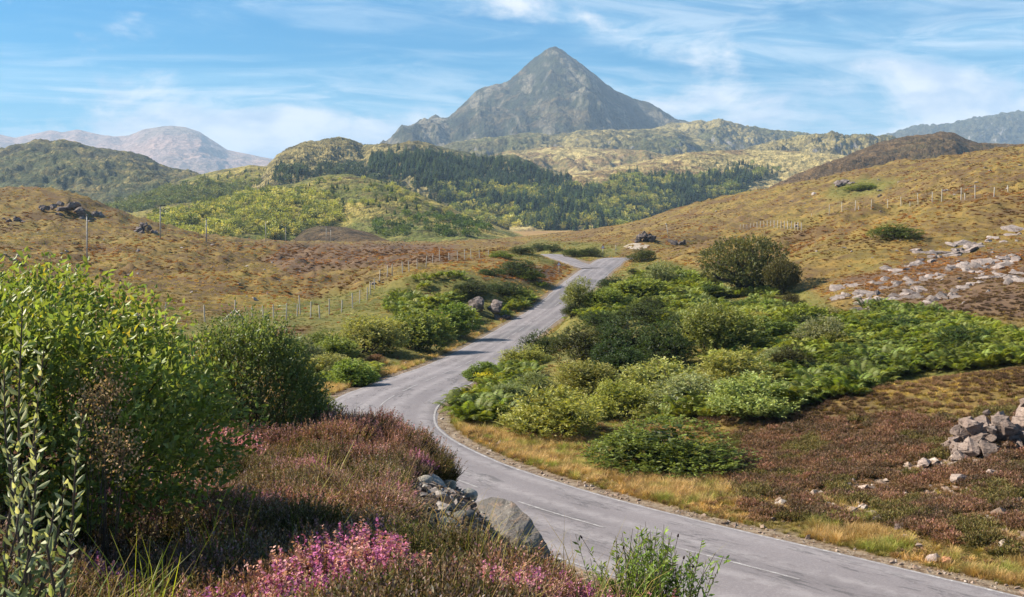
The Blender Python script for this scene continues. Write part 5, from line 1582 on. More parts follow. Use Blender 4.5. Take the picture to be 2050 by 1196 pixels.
d_, s_ = willow_near((-3.45, 15.0, gB), .98, .85, -1.36 - gB, 3400, 8, .050, 33, None, (0.075, 0.110, 0.034), (0.165, 0.210, 0.070), .02)
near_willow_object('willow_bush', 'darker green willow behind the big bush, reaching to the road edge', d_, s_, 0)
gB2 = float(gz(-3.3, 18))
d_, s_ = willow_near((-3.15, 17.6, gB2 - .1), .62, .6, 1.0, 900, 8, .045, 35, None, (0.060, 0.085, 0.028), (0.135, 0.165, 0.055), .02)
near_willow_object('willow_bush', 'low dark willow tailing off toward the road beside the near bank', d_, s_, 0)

# young willow with upright silvery shoots at the left edge
e = tag(empty('willow_sapling', (-1.55, 3.7, -1.75)), 'young willow with tall silvery-leaved shoots at the lower left edge', 'shrub')
off = np.array(e.location); rng = np.random.default_rng(41)
cnt = 0
for (u0, v0, u1, v1, D) in ((70, 1250, 45, 612, 3.65), (100, 1260, 88, 700, 3.75), (10, 1250, 8, 742, 3.6), (40, 1270, 68, 860, 3.5), (120, 1260, 165, 830, 3.8), (-30, 1250, -20, 800, 3.6), (60, 1260, 130, 960, 3.55), (0, 1280, 40, 1000, 3.4), (90, 1280, 110, 1010, 3.4), (20, 1280, 20, 900, 3.5), (130, 1280, 150, 1060, 3.5), (45, 1290, 75, 1080, 3.3), (-10, 1280, -5, 1040, 3.35)):
    a, b = np.array(at(u0, v0, D)), np.array(at(u1, v1, D))
    m_ = (a + b) / 2 + rng.normal(size=3) * .03
    st = MB(); pts = [a, (a + m_) / 2 + rng.normal(size=3) * .01, m_, (m_ + b) / 2 + rng.normal(size=3) * .01, b]
    tube(st, np.array(pts) - off, .006, .002, np.array([1.0, 1, 1]), 5)
    link('stem', st.mesh('stem', M['bark']), parent=e)
    Pp = np.array(pts); nl = int(np.linalg.norm(b - a) / .016)
    for i in range(nl):
        t = i / nl
        q = np.array([np.interp(t, np.linspace(0, 1, 5), Pp[:, k]) for k in range(3)])
        an = i * 2.4 + rng.uniform(-1.2, 1.2)
        dd = Vector((math.cos(an), math.sin(an) * .9, rng.uniform(-.15, 1.3) + .5 * t)).normalized()
        s2 = dd.cross(Vector((0, 0, 1)) + Vector(rng.normal(size=3) * .4)).normalized(); n2 = dd.cross(s2)
        L = .058 * rng.uniform(.6, 1.2) * (1 - .4 * t ** 2); W = L * rng.uniform(.26, .38)
        o = bpy.data.objects.new('leaf', leaf_me); COL.objects.link(o); o.parent = e
        mt = Matrix((dd * L, s2 * W, n2 * L)).transposed().to_4x4(); mt.translation = Vector(q - off)
        o.matrix_local = mt
        pale = np.clip(t * 1.1 - .25 + rng.uniform(-.25, .3), 0, 1)
        c = np.array((0.17, 0.215, 0.085)) * (1 - pale) + np.array((0.46, 0.47, 0.31)) * pale
        o.color = (*(c * rng.uniform(.75, 1.25)), 1); cnt += 1
print('sapling leaves', cnt)

# green leafy herb on the bank lip at the bottom
def herb(u, v, D, w, h, label, c0, c1, seed, heads=True):
    p = Vector(((u - U0) / F * D, D, 0)); p.z = float(gz(p.x, p.y))
    rng = np.random.default_rng(seed); k = D / F
    e = tag(empty('leafy_herb', p), label, 'plant')
    st, fo, hd = MB(), MB(), MB()
    n = 120
    B = rng.normal(size=(n, 3)) * np.array([w * k * .20, w * k * .2, 0]); B[:, 2] = 0
    lean = rng.normal(size=(n, 3)) * .28; lean[:, 2] = 1; lean = unit(lean)
    H = h * k * rng.uniform(.5, 1.0, n)
    for i in range(n): tube(st, [B[i], B[i] + lean[i] * H[i] * .5, B[i] + lean[i] * H[i] + rng.normal(size=3) * .01], .0025, .001, np.array((.09, .06, .04)), 4)
    for j in range(30):
        t = .12 + .86 * (j / 30)
        P = B + lean * (H * t)[:, None]
        dd = perp(lean, rng) + lean * .8
        c = np.array(c0) * (1 - t) + np.array(c1) * t
        L = .035 * rng.uniform(.6, 1.25, n)
        rhombs(fo, P, dd, L, L * .28, jitcol(c, n, rng, .3), rng)
    link('stems', st.mesh('stems', M['bark']), parent=e)
    f = link('foliage', fo.mesh('foliage', M['leaf']), parent=e)
    if heads:
        for i in rng.choice(n, 9, replace=False):
            q = B[i] + lean[i] * H[i] * 1.12
            tube(hd, [B[i] + lean[i] * H[i] * .95, q], .0012, .0012, np.array((.06, .05, .03)), 4)
            tube(hd, [q, q + lean[i] * .008, q + lean[i] * .014], .005, .003, np.array((.03, .02, .02)), 6)
        link('seed_heads', hd.mesh('seed_heads', M['dry']), parent=e)
herb(1300, 1190, 5.3, 190, 215, 'bright green feathery herb on the lip of the bank above the road', (0.05, 0.09, 0.02), (0.19, 0.27, 0.05), 51)
herb(560, 1090, 5.6, 110, 110, 'small dark green sprig bush among the near heather', (0.03, 0.055, 0.015), (0.06, 0.10, 0.025), 52, False)

# flowering heather clumps
PINK = [(0.46, 0.15, 0.27), (0.54, 0.25, 0.30), (0.38, 0.10, 0.26), (0.55, 0.31, 0.26)]
MAG = [(0.40, 0.085, 0.27), (0.33, 0.065, 0.27), (0.48, 0.16, 0.30), (0.46, 0.20, 0.25)]
DEEP = [(0.22, 0.04, 0.23), (0.27, 0.05, 0.26), (0.20, 0.05, 0.14)]
PALE = [(0.50, 0.20, 0.26), (0.46, 0.17, 0.20), (0.38, 0.15, 0.15)]
BELL = {}
for nm, cols, sd in (('pink', PINK, 1), ('magenta', MAG, 2), ('deep', DEEP, 3), ('pale', PALE, 4)):
    BELL[nm] = [p_bell(700 + sd * 10 + i, 130, .17, .36, cols).mesh('flowering_heather', M['dry']) for i in range(2)]
HG = 'flowering heather on the near bank'
for i, (u, v, D, w, kd, lab) in enumerate((
    (640, 1115, 5.2, 1.25, 'pink', 'large pink heather clump, the broadest on the near bank, left part'),
    (715, 1085, 5.6, 1.3, 'pink', 'large pink heather clump crowned with the palest flowers'),
    (760, 1110, 5.3, 1.1, 'pink', 'pink heather clump right of the broadest clumps'),
    (670, 1165, 4.7, 1.0, 'magenta', 'magenta heather clump below the broad pink clumps'),
    (590, 1150, 4.9, .9, 'pink', 'pink heather clump left below the broad clumps'),
    (420, 1160, 4.7, .95, 'deep', 'deep purple heather clump low at the bottom edge'),
    (375, 1110, 5.1, .8, 'deep', 'deep purple heather clump behind the bottom-edge one'),
    (470, 1175, 4.6, .8, 'magenta', 'magenta heather clump between purple and pink at the bottom edge'),
    (240, 1185, 4.5, .7, 'deep', 'small purple heather clump under the long grass'),
    (860, 1085, 6.4, .6, 'pink', 'pink heather sprigs just below the rubble'),
    (960, 1125, 6.0, .55, 'magenta', 'pink heather spire clump in front of the big rock'),
    (1035, 1150, 5.5, .72, 'magenta', 'magenta heather clump at the foot of the big rock'),
    (1085, 1165, 5.2, .65, 'magenta', 'magenta heather clump right below the big rock'),
    (1140, 1180, 5.0, .6, 'magenta', 'magenta heather clump beside the green herb'),
    (1000, 1185, 4.7, .9, 'pink', 'pink heather clump at the bottom edge below the rock'),
    (1190, 1192, 4.9, .45, 'pale', 'pale heather tuft left of the green herb'),
    (430, 835, 13.5, 1.5, 'pale', 'pale pink heather drift below the darker willow, left clump'),
    (470, 852, 12.8, 1.4, 'pale', 'pale pink heather drift below the darker willow, right clump'),
    (400, 820, 14.0, 1.3, 'pink', 'pink heather drift hard against the big willow'),
    (510, 880, 11.2, .9, 'pale', 'small pink heather patch on the brown bank'),
    (925, 955, 16.2, 1.3, 'pale', 'rounded heather bush on the lip above the round boulders'),
)):
    p = Vector(((u - U0) / F * D, D, 0)); p.z = float(gz(p.x, p.y)) - .02
    o = link('flowering_heather', BELL[kd][i % 2]); o.location = p
    o.scale = (w, w, w * .9 if D < 8 else w * .8); o.rotation_euler = (random.uniform(-.1, .1), random.uniform(-.1, .1), random.uniform(0, 6.28))
    tag(o, lab, 'heather', HG)

# long grass tufts on the bank
for u, v, D, n, h, c0, c1, sp, dr, lab in (
    (285, 1110, 4.9, 26, .52, (0.13, 0.20, 0.02), (0.36, 0.38, 0.04), .45, .35, 'tall yellow-green grass blades standing in the heather'),
    (215, 1130, 4.7, 44, .42, (0.10, 0.16, 0.03), (0.27, 0.30, 0.10), 1.0, .9, 'arching pale green grass tuft beside the silvery willow'),
    (140, 1160, 4.5, 46, .40, (0.07, 0.13, 0.025), (0.19, 0.26, 0.07), .9, .8, 'low green grass tuft at the foot of the silvery willow'),
    (440, 1050, 5.9, 9, .48, (0.17, 0.21, 0.02), (0.40, 0.38, 0.04), .3, .2, 'few upright yellow blades among mauve heather'),
    (470, 1160, 4.7, 18, .36, (0.10, 0.17, 0.02), (0.30, 0.34, 0.05), .8, .7, 'green grass blades arching over the purple heather'),
    (650, 930, 12.0, 30, .6, (0.17, 0.19, 0.03), (0.40, 0.36, 0.10), .5, .3, 'yellow-green grass tuft on the brown bank crest'),
    (625, 1000, 8.6, 24, .45, (0.16, 0.18, 0.03), (0.38, 0.34, 0.09), .6, .5, 'thin yellow grass tuft in the middle of the bank'),
    (560, 870, 15.0, 26, .7, (0.26, 0.20, 0.08), (0.50, 0.38, 0.20), .5, .4, 'dry tan grass tuft in front of the darker willow')):
    p = Vector(((u - U0) / F * D, D, 0)); p.z = float(gz(p.x, p.y)) - .02
    me = p_grass(int(u * 3 + v), int(n * 1.6), .11, h * (1.3 if D < 6 else 1), .009 if D < 8 else .012, c0, c1, dr, sp).mesh('grass_tuft', M['leaf'])
    o = link('grass_tuft', me); o.location = p
    tag(o, lab, 'grass', 'grass tufts on the near bank')

# dried seed heads in front of the big willow
for u, v, D, lab in ((225, 960, 5.5, 'dried tan seed head plume in front of the big willow'), (175, 900, 5.6, 'dried brown seed plume beside the silvery willow shoots'), (205, 850, 5.7, 'thin dried seed plume against the dark willow leaves')):
    p = Vector(((u - U0) / F * D, D, 0)); p.z = float(gz(p.x, p.y))
    rng = np.random.default_rng(int(u)); e = tag(empty('dried_flower', p), lab, 'plant', 'dried seed plumes')
    st, hd = MB(), MB()
    topz = -(v - 75 - VH) / F * D - p.z
    for j in range(5):
        t_ = np.array([rng.normal(0, .05), rng.normal(0, .05), topz + rng.normal(0, .05)])
        tube(st, [(0, 0, 0), t_ * .5 + rng.normal(size=3) * .01, t_], .003, .0015, np.array([1., 1, 1]), 4)
        q = t_ + rng.normal(size=(70, 3)) * np.array([.05, .05, .045])
        rhombs(hd, q, rng.normal(size=(70, 3)) + np.array([0, 0, .5]), .018, .010, jitcol((0.42, 0.28, 0.16), 70, rng, .3), rng)
        for k in range(0, 70, 5): tube(hd, [t_ - np.array([0, 0, .05]), q[k]], .001, .001, np.array((.2, .13, .07)), 4)
    link('stem', st.mesh('stem', M['bark']), parent=e); link('seed_head', hd.mesh('seed_head', M['dry']), parent=e)

# ------------------------------------------------------------------ rocks
M['grey_rock'] = mat_rock('grey_schist', (0.105, 0.098, 0.094), (0.165, 0.150, 0.138), (0.20, 0.15, 0.12), 5.0, .25, .03)
M['boulder'] = mat_rock('smooth_boulder', (0.20, 0.19, 0.175), (0.27, 0.255, 0.23), (0.21, 0.19, 0.165), 6.0, .4, .012)
M['pale_rock'] = mat_rock('pale_gneiss', (0.29, 0.245, 0.23), (0.40, 0.35, 0.325), (0.19, 0.15, 0.145), 1.6, .3, .12)
M['pink_rock'] = mat_rock('pink_rock', (0.27, 0.20, 0.17), (0.37, 0.29, 0.25), (0.17, 0.125, 0.115), 2.2, .3, .08)
M['dark_rock'] = mat_rock('dark_crag', (0.115, 0.09, 0.085), (0.19, 0.155, 0.145), (0.36, 0.31, 0.29), .9, .25, .25)
def rock(name, me, loc, scale, rot, label=None, cat=None, group=None, parent=None, col=(1, 1, 1)):
    o = link(name, me, parent=parent); o.location = loc; o.scale = scale; o.rotation_euler = rot; o.color = (*col, 1)
    if label: tag(o, label, cat, group)
    return o
# big tilted slab at the lip of the bank
def hull_rock(name, pts, o0, mat, seed, cuts=4, rough=.035):
    bm = bmesh.new()
    for p_ in pts: bm.verts.new(Vector(p_) - o0)
    r_ = bmesh.ops.convex_hull(bm, input=bm.verts)
    bmesh.ops.delete(bm, geom=[g for g in set(r_['geom_interior'] + r_['geom_unused']) if isinstance(g, bmesh.types.BMVert)], context='VERTS')
    bmesh.ops.subdivide_edges(bm, edges=bm.edges[:], cuts=cuts, use_grid_fill=True)
    bmesh.ops.triangulate(bm, faces=bm.faces[:])
    P = np.array([v.co[:] for v in bm.verts])
    d3 = np.stack([fbm(P[:, 0] * 4 + seed + 9 * k, P[:, 2] * 4 + P[:, 1] * 3, seed + k, 4) for k in range(3)], 1)
    bed = fbm(P[:, 2] * 9 - P[:, 0] * 6, P[:, 1] * 2, seed + 8, 3)[:, None] * np.array([[.5, -.6, .3]])
    for v, c in zip(bm.verts, P + (d3 + bed) * rough): v.co = c
    me = bpy.data.meshes.new(name); bm.to_mesh(me); bm.free(); me.materials.append(mat)
    return me
RB = 11.3
e = tag(empty('rock', at(1040, 1140, RB)), 'big tilted grey rock slab on the lip of the bank above the road', 'rock')
o0 = e.location.copy()
pp = [at(u, v, RB + dd) for u, v, dd in ((955, 1004, .7), (985, 994, .6), (1026, 1004, .35), (1058, 1036, .15), (1086, 1074, .0), (1099, 1104, .0), (1096, 1170, .05), (1040, 1185, -.3), (980, 1150, -.25), (965, 1090, .0), (982, 1042, .3), (1012, 1062, -.06), (1040, 1092, -.22), (1066, 1105, -.2))]
pp += [at(1000, 1040, RB) + Vector((0, 1.0, -.1)), at(1085, 1120, RB) + Vector((0, .8, 0))]
link('slab', hull_rock('slab', pp, o0, M['grey_rock'], 5, 5, .03), parent=e)
pp = [at(u, v, RB + dd) for u, v, dd in ((895, 1048, .3), (945, 1022, .3), (985, 1034, .05), (1040, 1080, -.45), (1030, 1160, -.5), (930, 1140, -.3), (872, 1080, .1), (950, 1058, -.2))] + [at(960, 1090, RB) + Vector((0, .6, -.1))]
link('slab', hull_rock('slab', pp, o0, M['grey_rock'], 9, 4, .025), parent=e)
BG = 'round boulders on the rubble bank'
for u, v, D, w, h, lab, c, sd in (
    (866, 992, 13.2, 64, 44, 'largest smooth grey boulder on the rubble bank', (1, 1.02, 1.05), 1), (898, 978, 13.6, 38, 28, 'cream boulder behind the largest one on the rubble bank', (1.15, 1.02, .85), 2),
    (941, 988, 13.4, 40, 28, 'grey boulder right of the cream one on the rubble bank', (1, 1.02, 1.03), 3), (846, 1011, 12.6, 42, 26, 'long pale boulder below the largest one', (1.15, 1.12, 1.08), 4),
    (880, 972, 14.0, 28, 20, 'brown boulder half hidden behind the cream one', (.7, .6, .52), 5), (852, 1035, 11.8, 26, 22, 'small white stone lower on the rubble', (1.25, 1.25, 1.28), 6),
    (815, 1036, 11.6, 18, 15, 'small bluish white stone at the left of the rubble', (1.2, 1.25, 1.35), 7), (906, 1078, 9.8, 44, 20, 'flat blue-grey stone at the lower edge of the rubble', (.8, .86, .92), 8),
    (892, 1058, 10.6, 40, 18, 'long grey stone above the flat blue-grey one', (.95, .98, 1.0), 9), (928, 1060, 10.8, 50, 26, 'dark striped slab stone beside the big rock', (.35, .37, .40), 10),
    (900, 1010, 12.4, 18, 14, 'small grey stone in the middle of the rubble', (.9, .85, .8), 11), (886, 1020, 12.2, 16, 16, 'small grey stone under the largest boulder', (1, 1, 1), 12)):
    p = at(u, v, D); k = D / F
    zt = float(gz(p.x, p.y)); p.z = max(zt + h * k * .05, p.z - h * k * .15)
    rock('boulder', rock_mesh('boulder', 820 + sd, 9, 11, .05, .45, (1, 1, 1), M['boulder']), p, (w * k * .58, w * k * .5, h * k * .60), (R(random.uniform(-12, 12)), R(random.uniform(5, 25)), random.uniform(0, 6)), lab, 'boulder', BG, col=c)
# pale slabs on the right slope
SL = [rock_mesh('rock_slab', 840 + i, 10, 14, .14, 0, (1, 1, 1), M['pale_rock']) for i in range(6)]
SG = 'pale rock slabs on the right slope'
bands = [[(1676, 588), (1720, 575), (1772, 556), (1830, 530), (1880, 512), (1960, 492), (2050, 462)], [(1700, 594), (1740, 590), (1800, 572), (1850, 560), (1890, 548), (1950, 530), (2045, 512)], [(1722, 612), (1760, 606), (1800, 600), (1850, 590)],
         [(1826, 622), (1850, 612), (1880, 600), (1930, 575), (1990, 556), (2050, 548)], [(1940, 548), (1985, 540), (2050, 520)], [(2010, 560), (2050, 552)], [(1830, 506), (1900, 498), (1960, 503)]]
rs = np.random.default_rng(9)
BL = ('long pale rock ledge climbing the right slope, the uppermost band', 'pale rock ledge below the uppermost band on the right slope', 'short pale ledge at the left end of the right-slope outcrop', 'lowest pale rock ledge of the right-slope outcrop',
      'pale ledge at the right edge in the middle of the outcrop', 'small pale ledge cut by the right edge of the picture', 'thin pale ledge above the main bands on the right slope')
for bd, lab in zip(bands, BL):
    bd = np.array(bd, float); seg = np.concatenate([[0], np.cumsum(np.hypot(*np.diff(bd, axis=0).T))])
    p0 = hit(bd[0, 0], bd[0, 1]); e = tag(empty('rock_ledge', p0), lab, 'rock', SG)
    q = 0
    while q < seg[-1]:
        u, v = np.interp(q, seg, bd[:, 0]), np.interp(q, seg, bd[:, 1])
        gap = pnoise(np.array([q / 42.0]), np.array([bd[0, 1]]), 3)[0] < -.38
        w = rs.uniform(9, 34)
        if not gap:
            p = hit(u + rs.normal(0, 5), v + rs.normal(0, 5.5)); k = p.y / F
            rock('rock', SL[rs.integers(0, 6)], p - p0 + Vector((0, 0, -.10)), (w * k * .70, w * k * rs.uniform(.6, 1.3), rs.uniform(.25, .55)), (R(rs.normal(8, 7)), R(rs.normal(-9, 7)), rs.normal(.2, .6)), parent=e,
                 col=tuple(np.array((1, .97, .96)) * rs.uniform(.45, .95)))
        q += w * rs.uniform(.22, .5)
# scattered stones on the moor
ST = [rock_mesh('stone', 860 + i, 6, 10, .10, 0, (1, 1, 1), M['pale_rock']) for i in range(5)]
for poly, n, lab, grp in (([(0, 455), (150, 470), (420, 490), (620, 545), (560, 610), (300, 590), (100, 560), (0, 540)], 46, 'pale stone lying in the brown moor left of the road', 'stones on the left moor'),
                          ([(1480, 470), (1700, 425), (1900, 420), (2045, 400), (2045, 640), (1950, 620), (1700, 540), (1560, 480)], 30, 'pale stone lying on the right slope', 'stones on the right slope'),
                          ([(1380, 430), (1500, 400), (1700, 362), (1900, 335), (2045, 320), (2045, 380), (1700, 410), (1450, 450)], 22, 'pale stone on the far right hillside', 'stones on the far right hillside')):
    c = 0
    while c < n:
        u, v = rs.uniform(0, 2045), rs.uniform(320, 640)
        if not in_poly(np.array([u]), np.array([v]), poly)[0]: continue
        p = hit(u, v); k = p.y / F; w = rs.uniform(3.5, 9) * (1.7 if rs.uniform() < .12 else 1)
        if float(grid_sample(ROADDIST, p.x, p.y)) < 3: continue
        rock('stone', ST[rs.integers(0, 5)], p + Vector((0, 0, .02 * w * k)), (w * k * .8, w * k * .7, w * k * rs.uniform(.3, .5)), (rs.normal(0, .3), rs.normal(0, .3), rs.uniform(0, 6)), lab, 'stone', grp, col=tuple(np.array((1, 1, 1)) * rs.uniform(.6, 1.1)))
        c += 1
def outcrop(u, v, w, h, label, mat, seed, n, tall=1.0, name='rock_outcrop', D=None, col=1.0, size=(.10, .24), sink=0.0):
    p = hit(u, v) if D is None else at(u, v, D)
    k = p.y / F; rg = np.random.default_rng(seed)
    e = tag(empty(name, p), label, 'rock')
    pm = [rock_mesh('rock', seed * 10 + i, 9, 14, .12, 0, (1, 1, 1), mat) for i in range(4)]
    for i in range(n):
        x_, t_ = rg.uniform(-.5, .5), rg.uniform(0, 1)
        q = Vector((x_ * w * k, rg.uniform(-.2, .4) * w * k, 0)); hh = (1 - (2 * x_) ** 2) * h * k
        gzl = float(gz(p.x + q.x, p.y + q.y)) - p.z
        q.z = gzl + t_ * max(hh, 0) * .75
        s = rg.uniform(*size) * w * k; q.z -= sink * s
        rock('rock', pm[i % 4], q, (s * rg.uniform(.8, 1.3), s, s * rg.uniform(.6, 1.0) * tall), (rg.normal(0, .35), rg.normal(.1, .35), rg.uniform(0, 6)), parent=e, col=(col * rg.uniform(.75, 1.15),) * 3)
    return e
outcrop(2000, 905, 190, 100, 'broken pinkish rock outcrop at the right edge above the road', M['pink_rock'], 91, 80, 1.0, size=(.05, .15), sink=.35, col=.78)
outcrop(2090, 880, 150, 130, 'tall pinkish rock face running out of the right edge', M['pink_rock'], 92, 34, 1.3, size=(.08, .2), sink=.3, col=.78)
outcrop(978, 634, 70, 46, 'dark rock face in the bracken knoll beside the road', M['dark_rock'], 93, 12, 1.3)
outcrop(1290, 484, 44, 22, 'dark rubble rock cutting beyond the crest', M['dark_rock'], 94, 16, 1, col=.6)
outcrop(290, 466, 42, 26, 'grey crag at the end of the left knoll', M['dark_rock'], 95, 14, 1.3, col=1.2, size=(.1, .2), sink=.3)
outcrop(130, 425, 120, 26, 'dark crag along the face of the left knoll', M['dark_rock'], 96, 26, .8, size=(.05, .12), sink=.4)
outcrop(20, 445, 60, 14, 'low grey crag at the left edge of the knoll', M['dark_rock'], 97, 12, .8, size=(.08, .16), sink=.4)
outcrop(755, 570, 26, 10, 'small grey rock by the fence corner', M['dark_rock'], 98, 5, .7, col=1.4)
outcrop(1690, 372, 50, 12, 'small dark crag on the far right skyline slope', M['dark_rock'], 99, 7, .7)
outcrop(1340, 488, 60, 14, 'low dark peaty crag right of the leaning post', M['dark_rock'], 100, 7, .6, col=.6)
for u, v, w, lab, sd in ((1760, 1050, 36, 'brown stone set in the stony verge', 1), (1800, 1062, 30, 'flat tan stone beside the brown one in the verge', 2), (1866, 1128, 34, 'dull roadside stone left of the orange one', 3), (1893, 1130, 30, 'orange-brown stone at the right road edge', 4),
                         (1620, 1080, 18, 'small pale stone at the right road edge', 5), (1700, 1000, 26, 'pale stone in the stony heather', 6), (1850, 935, 34, 'grey slab stone in the heather below the outcrop', 7), (1920, 970, 40, 'long pale slab stone on the heather slope', 8), (1990, 960, 36, 'tilted grey slab stone near the right edge', 9)):
    p = hit(u, v); k = p.y / F
    rock('stone', rock_mesh('stone', 880 + sd, 7, 12, .07, .1, (1, 1, 1), M['pink_rock']), p + Vector((0, 0, .15 * w * k)), (w * k * .6, w * k * .5, w * k * .42), (random.uniform(-.3, .3), random.uniform(-.3, .3), random.uniform(0, 6)), lab, 'stone', 'stones by the right verge',
         col=((1.5, .95, .65) if sd == 4 else tuple(np.array((1.0, 1.0, 1.02)) * random.uniform(.75, 1.1))))
lb = hit(1275, 491)
lay_me = MB(); nn_ = 18
pts = [(math.cos(a) * 3.4 * (1 + .12 * math.sin(3 * a)), math.sin(a) * 5, 0) for a in np.linspace(0, 2 * np.pi, nn_, endpoint=False)]
V = []; 
for (qx, qy, _) in pts: V.append((qx, qy, float(gz(lb.x + qx, lb.y + qy)) - lb.z + .07))
V.append((0, 0, float(gz(lb.x, lb.y)) - lb.z + .10))
lay_me.add(V, [(nn_, i, (i + 1) % nn_, (i + 2) % nn_) for i in range(0, nn_, 2)], (1, 1, 1))
M['chips'] = mat_plain('pale_chippings', (0.40, 0.34, 0.28), .9, .35, 1.5)
lo = link('gravel_patch', lay_me.mesh('gravel_patch', M['chips'])); lo.location = lb
tag(lo, 'pale gravel lay-by under the dark cutting beyond the crest', 'gravel', kind='structure')

# ------------------------------------------------------------------ fences, poles, signs
M['post'] = mat_plain('fence_post', (0.54, 0.49, 0.43), .9, .35, 6.0)
post_mb = MB(); tube(post_mb, [(0, 0, -.3), (.005, 0, .5), (0, .005, 1.0)], .5, .46, np.array([1., 1, 1]), 6)
post_me = post_mb.mesh('post', M['post'])
def fence(label, posts, hgt, thick=.11, wires=4, strain=()):
    """posts: (u, v of foot, height factor)"""
    P = [(hit(u, v), f) for (u, v, f) in posts]
    e = tag(empty('fence', P[0][0]), label, 'fence')
    o0 = e.location
    for (p, f) in P:
        o = bpy.data.objects.new('post', post_me); COL.objects.link(o); o.parent = e
        o.location = p - o0; o.scale = (thick, thick, hgt * f); o.rotation_euler = (random.uniform(-.05, .05), random.uniform(-.06, .06), random.uniform(0, 3))
    for k in range(wires):
        mb = MB()
        tube(mb, [np.array(p - o0) + np.array([0, 0, hgt * (.25 + .65 * k / max(wires - 1, 1))]) for (p, f) in P], .006, .006, np.array([1., 1, 1]), 4)
        link('wire', mb.mesh('wire', M['galv']), parent=e)
    for i, sg in strain:
        p = P[i][0] - o0; mb = MB()
        tube(mb, [np.array(p) + np.array([0, 0, hgt * .75]), np.array(p) + np.array([sg * 1.5, -.3, -.1])], thick * .42, thick * .42, np.array([1., 1, 1]), 6)
        link('strut', mb.mesh('strut', M['post']), parent=e)
fl_ = [(276, 648, .8), (330, 642, 1), (410, 646, 1), (470, 645, 1.35), (505, 645, 1), (527, 643, 1), (548, 641, 1), (573, 641, 1), (595, 634, .8), (601, 630, 1.3), (622, 637, 1), (640, 638, .8), (659, 630, 1), (684, 626, .8), (706, 618, 1), (720, 608, 1), (735, 602, 1),
       (741, 592, 1), (750, 580, .9), (760, 565, 1), (775, 556, 1), (785, 553, 1), (806, 548, 1), (819, 545, .9), (835, 540, 1), (853, 534, 1), (866, 527, .9), (880, 523, 1.2), (899, 522, .8), (916, 522, .9), (930, 521, 1.1), (943, 520, 1), (960, 517, .8), (978, 514, .7)]
fence('long wire fence of grey posts winding along the left valley', fl_, 1.8, .14, 4, ((3, -1), (3, 1)))
fr_ = [(1625, 433, .5), (1660, 431, 1.05), (1686, 426, 1.1), (1712, 423, 1.1), (1719, 423, .5), (1744, 420, 1.0), (1777, 417, .95), (1804, 415, 1.0), (1822, 414, .5), (1838, 409, 1.1), (1866, 407, 1.05), (1885, 405, 1.3), (1924, 401, 1.05), (1932, 401, .5), (1952, 400, 1.05), (1990, 394, .7), (2018, 384, .5)]
fence('tall pale fence posts climbing the right slope', fr_, 1.9, .145, 2)
fs_ = [(1482 + i * 6.8, 459 - 3.2 * math.sin(min(i, 9) / 9 * 1.5) + max(0, i - 9) * .65, 1) for i in range(19)]
fence('row of short close-set posts above the willow tree', fs_, 1.5, .17, 1)

def pole(u, v, hpx, label, arm=False, D=None, lean=0.0):
    p = hit(u, v) if D is None else Vector(((u - U0) / F * D, D, float(gz((u - U0) / F * D, D))))
    h = hpx * p.y / F
    e = tag(empty('utility_pole', p), label, 'pole', 'utility poles across the left moor')
    e.rotation_euler = (0, lean, 0)
    mb = MB(); tube(mb, [(0, 0, -.4), (0, 0, h * .5), (0, 0, h)], .17, .12, np.array([1., 1, 1]), 8)
    link('shaft', mb.mesh('shaft', M['wood']), parent=e)
    aw = 1.25 if arm else .28
    mb = MB(); box(mb, (0, -.14, h - .25), (aw * 2, .12, .14), (1, 1, 1)); link('crossarm', mb.mesh('crossarm', M['dark_metal']), parent=e)
    for sx in ((-1, 0, 1) if arm else (0,)):
        mb = MB(); tube(mb, [(sx * aw * .9, -.14, h - .18), (sx * aw * .9, -.14, h + .02), (sx * aw * .9, -.14, h + .18)], .06, .035, np.array([1., 1, 1]), 6)
        link('insulator', mb.mesh('insulator', M['dark_metal']), parent=e)
pole(174, 528, 98, 'nearest tall grey pole standing on the left moor')
pole(321, 479, 68, 'pole with a dark crossarm, second from the left edge', True)
pole(413, 487, 48, 'third pole from the left edge, before the bushy hill')
pole(532, 488, 42, 'fourth pole from the left edge, against the green bushes', D=480)
pole(572, 487, 32, 'fifth pole from the left edge, thin and far', D=560)
pole(605, 486, 26, 'thin far pole left of the tan mound', D=640)
pole(653, 480, 32, 'thin far pole in front of the tan mound, left one', D=560)
pole(662, 480, 26, 'thin far pole in front of the tan mound, right one', D=575)
def lean_post():
    p = hit(1338, 476); h = 27 * p.y / F
    e = tag(empty('sign_post', p), 'leaning pale post with a small top plate beyond the crest', 'post')
    e.rotation_euler = (0, R(-8), 0)
    mb = MB(); tube(mb, [(0, 0, -.3), (0, 0, h * .5), (0, 0, h)], .10, .09, np.array([1., 1, 1]), 8); link('shaft', mb.mesh('shaft', M['wood']), parent=e)
    mb = MB(); box(mb, (-.12, 0, h), (.5, .12, .35), (1, 1, 1)); link('plate', mb.mesh('plate', M['wood']), parent=e)
lean_post()
p = hit(1233, 509); mb = MB(); h = 2.4
e = tag(empty('marker_post', p), 'thin brown junction post with a crossbar at the crest', 'post')
tube(mb, [(0, 0, -.3), (0, 0, 1.2), (0, 0, h)], .06, .06, np.array([1., 1, 1]), 6); link('shaft', mb.mesh('shaft', M['wood']), parent=e)
mb = MB(); box(mb, (-.2, 0, h * .5), (1.2, .06, .12), (1, 1, 1)); link('crossbar', mb.mesh('crossbar', M['wood']), parent=e)

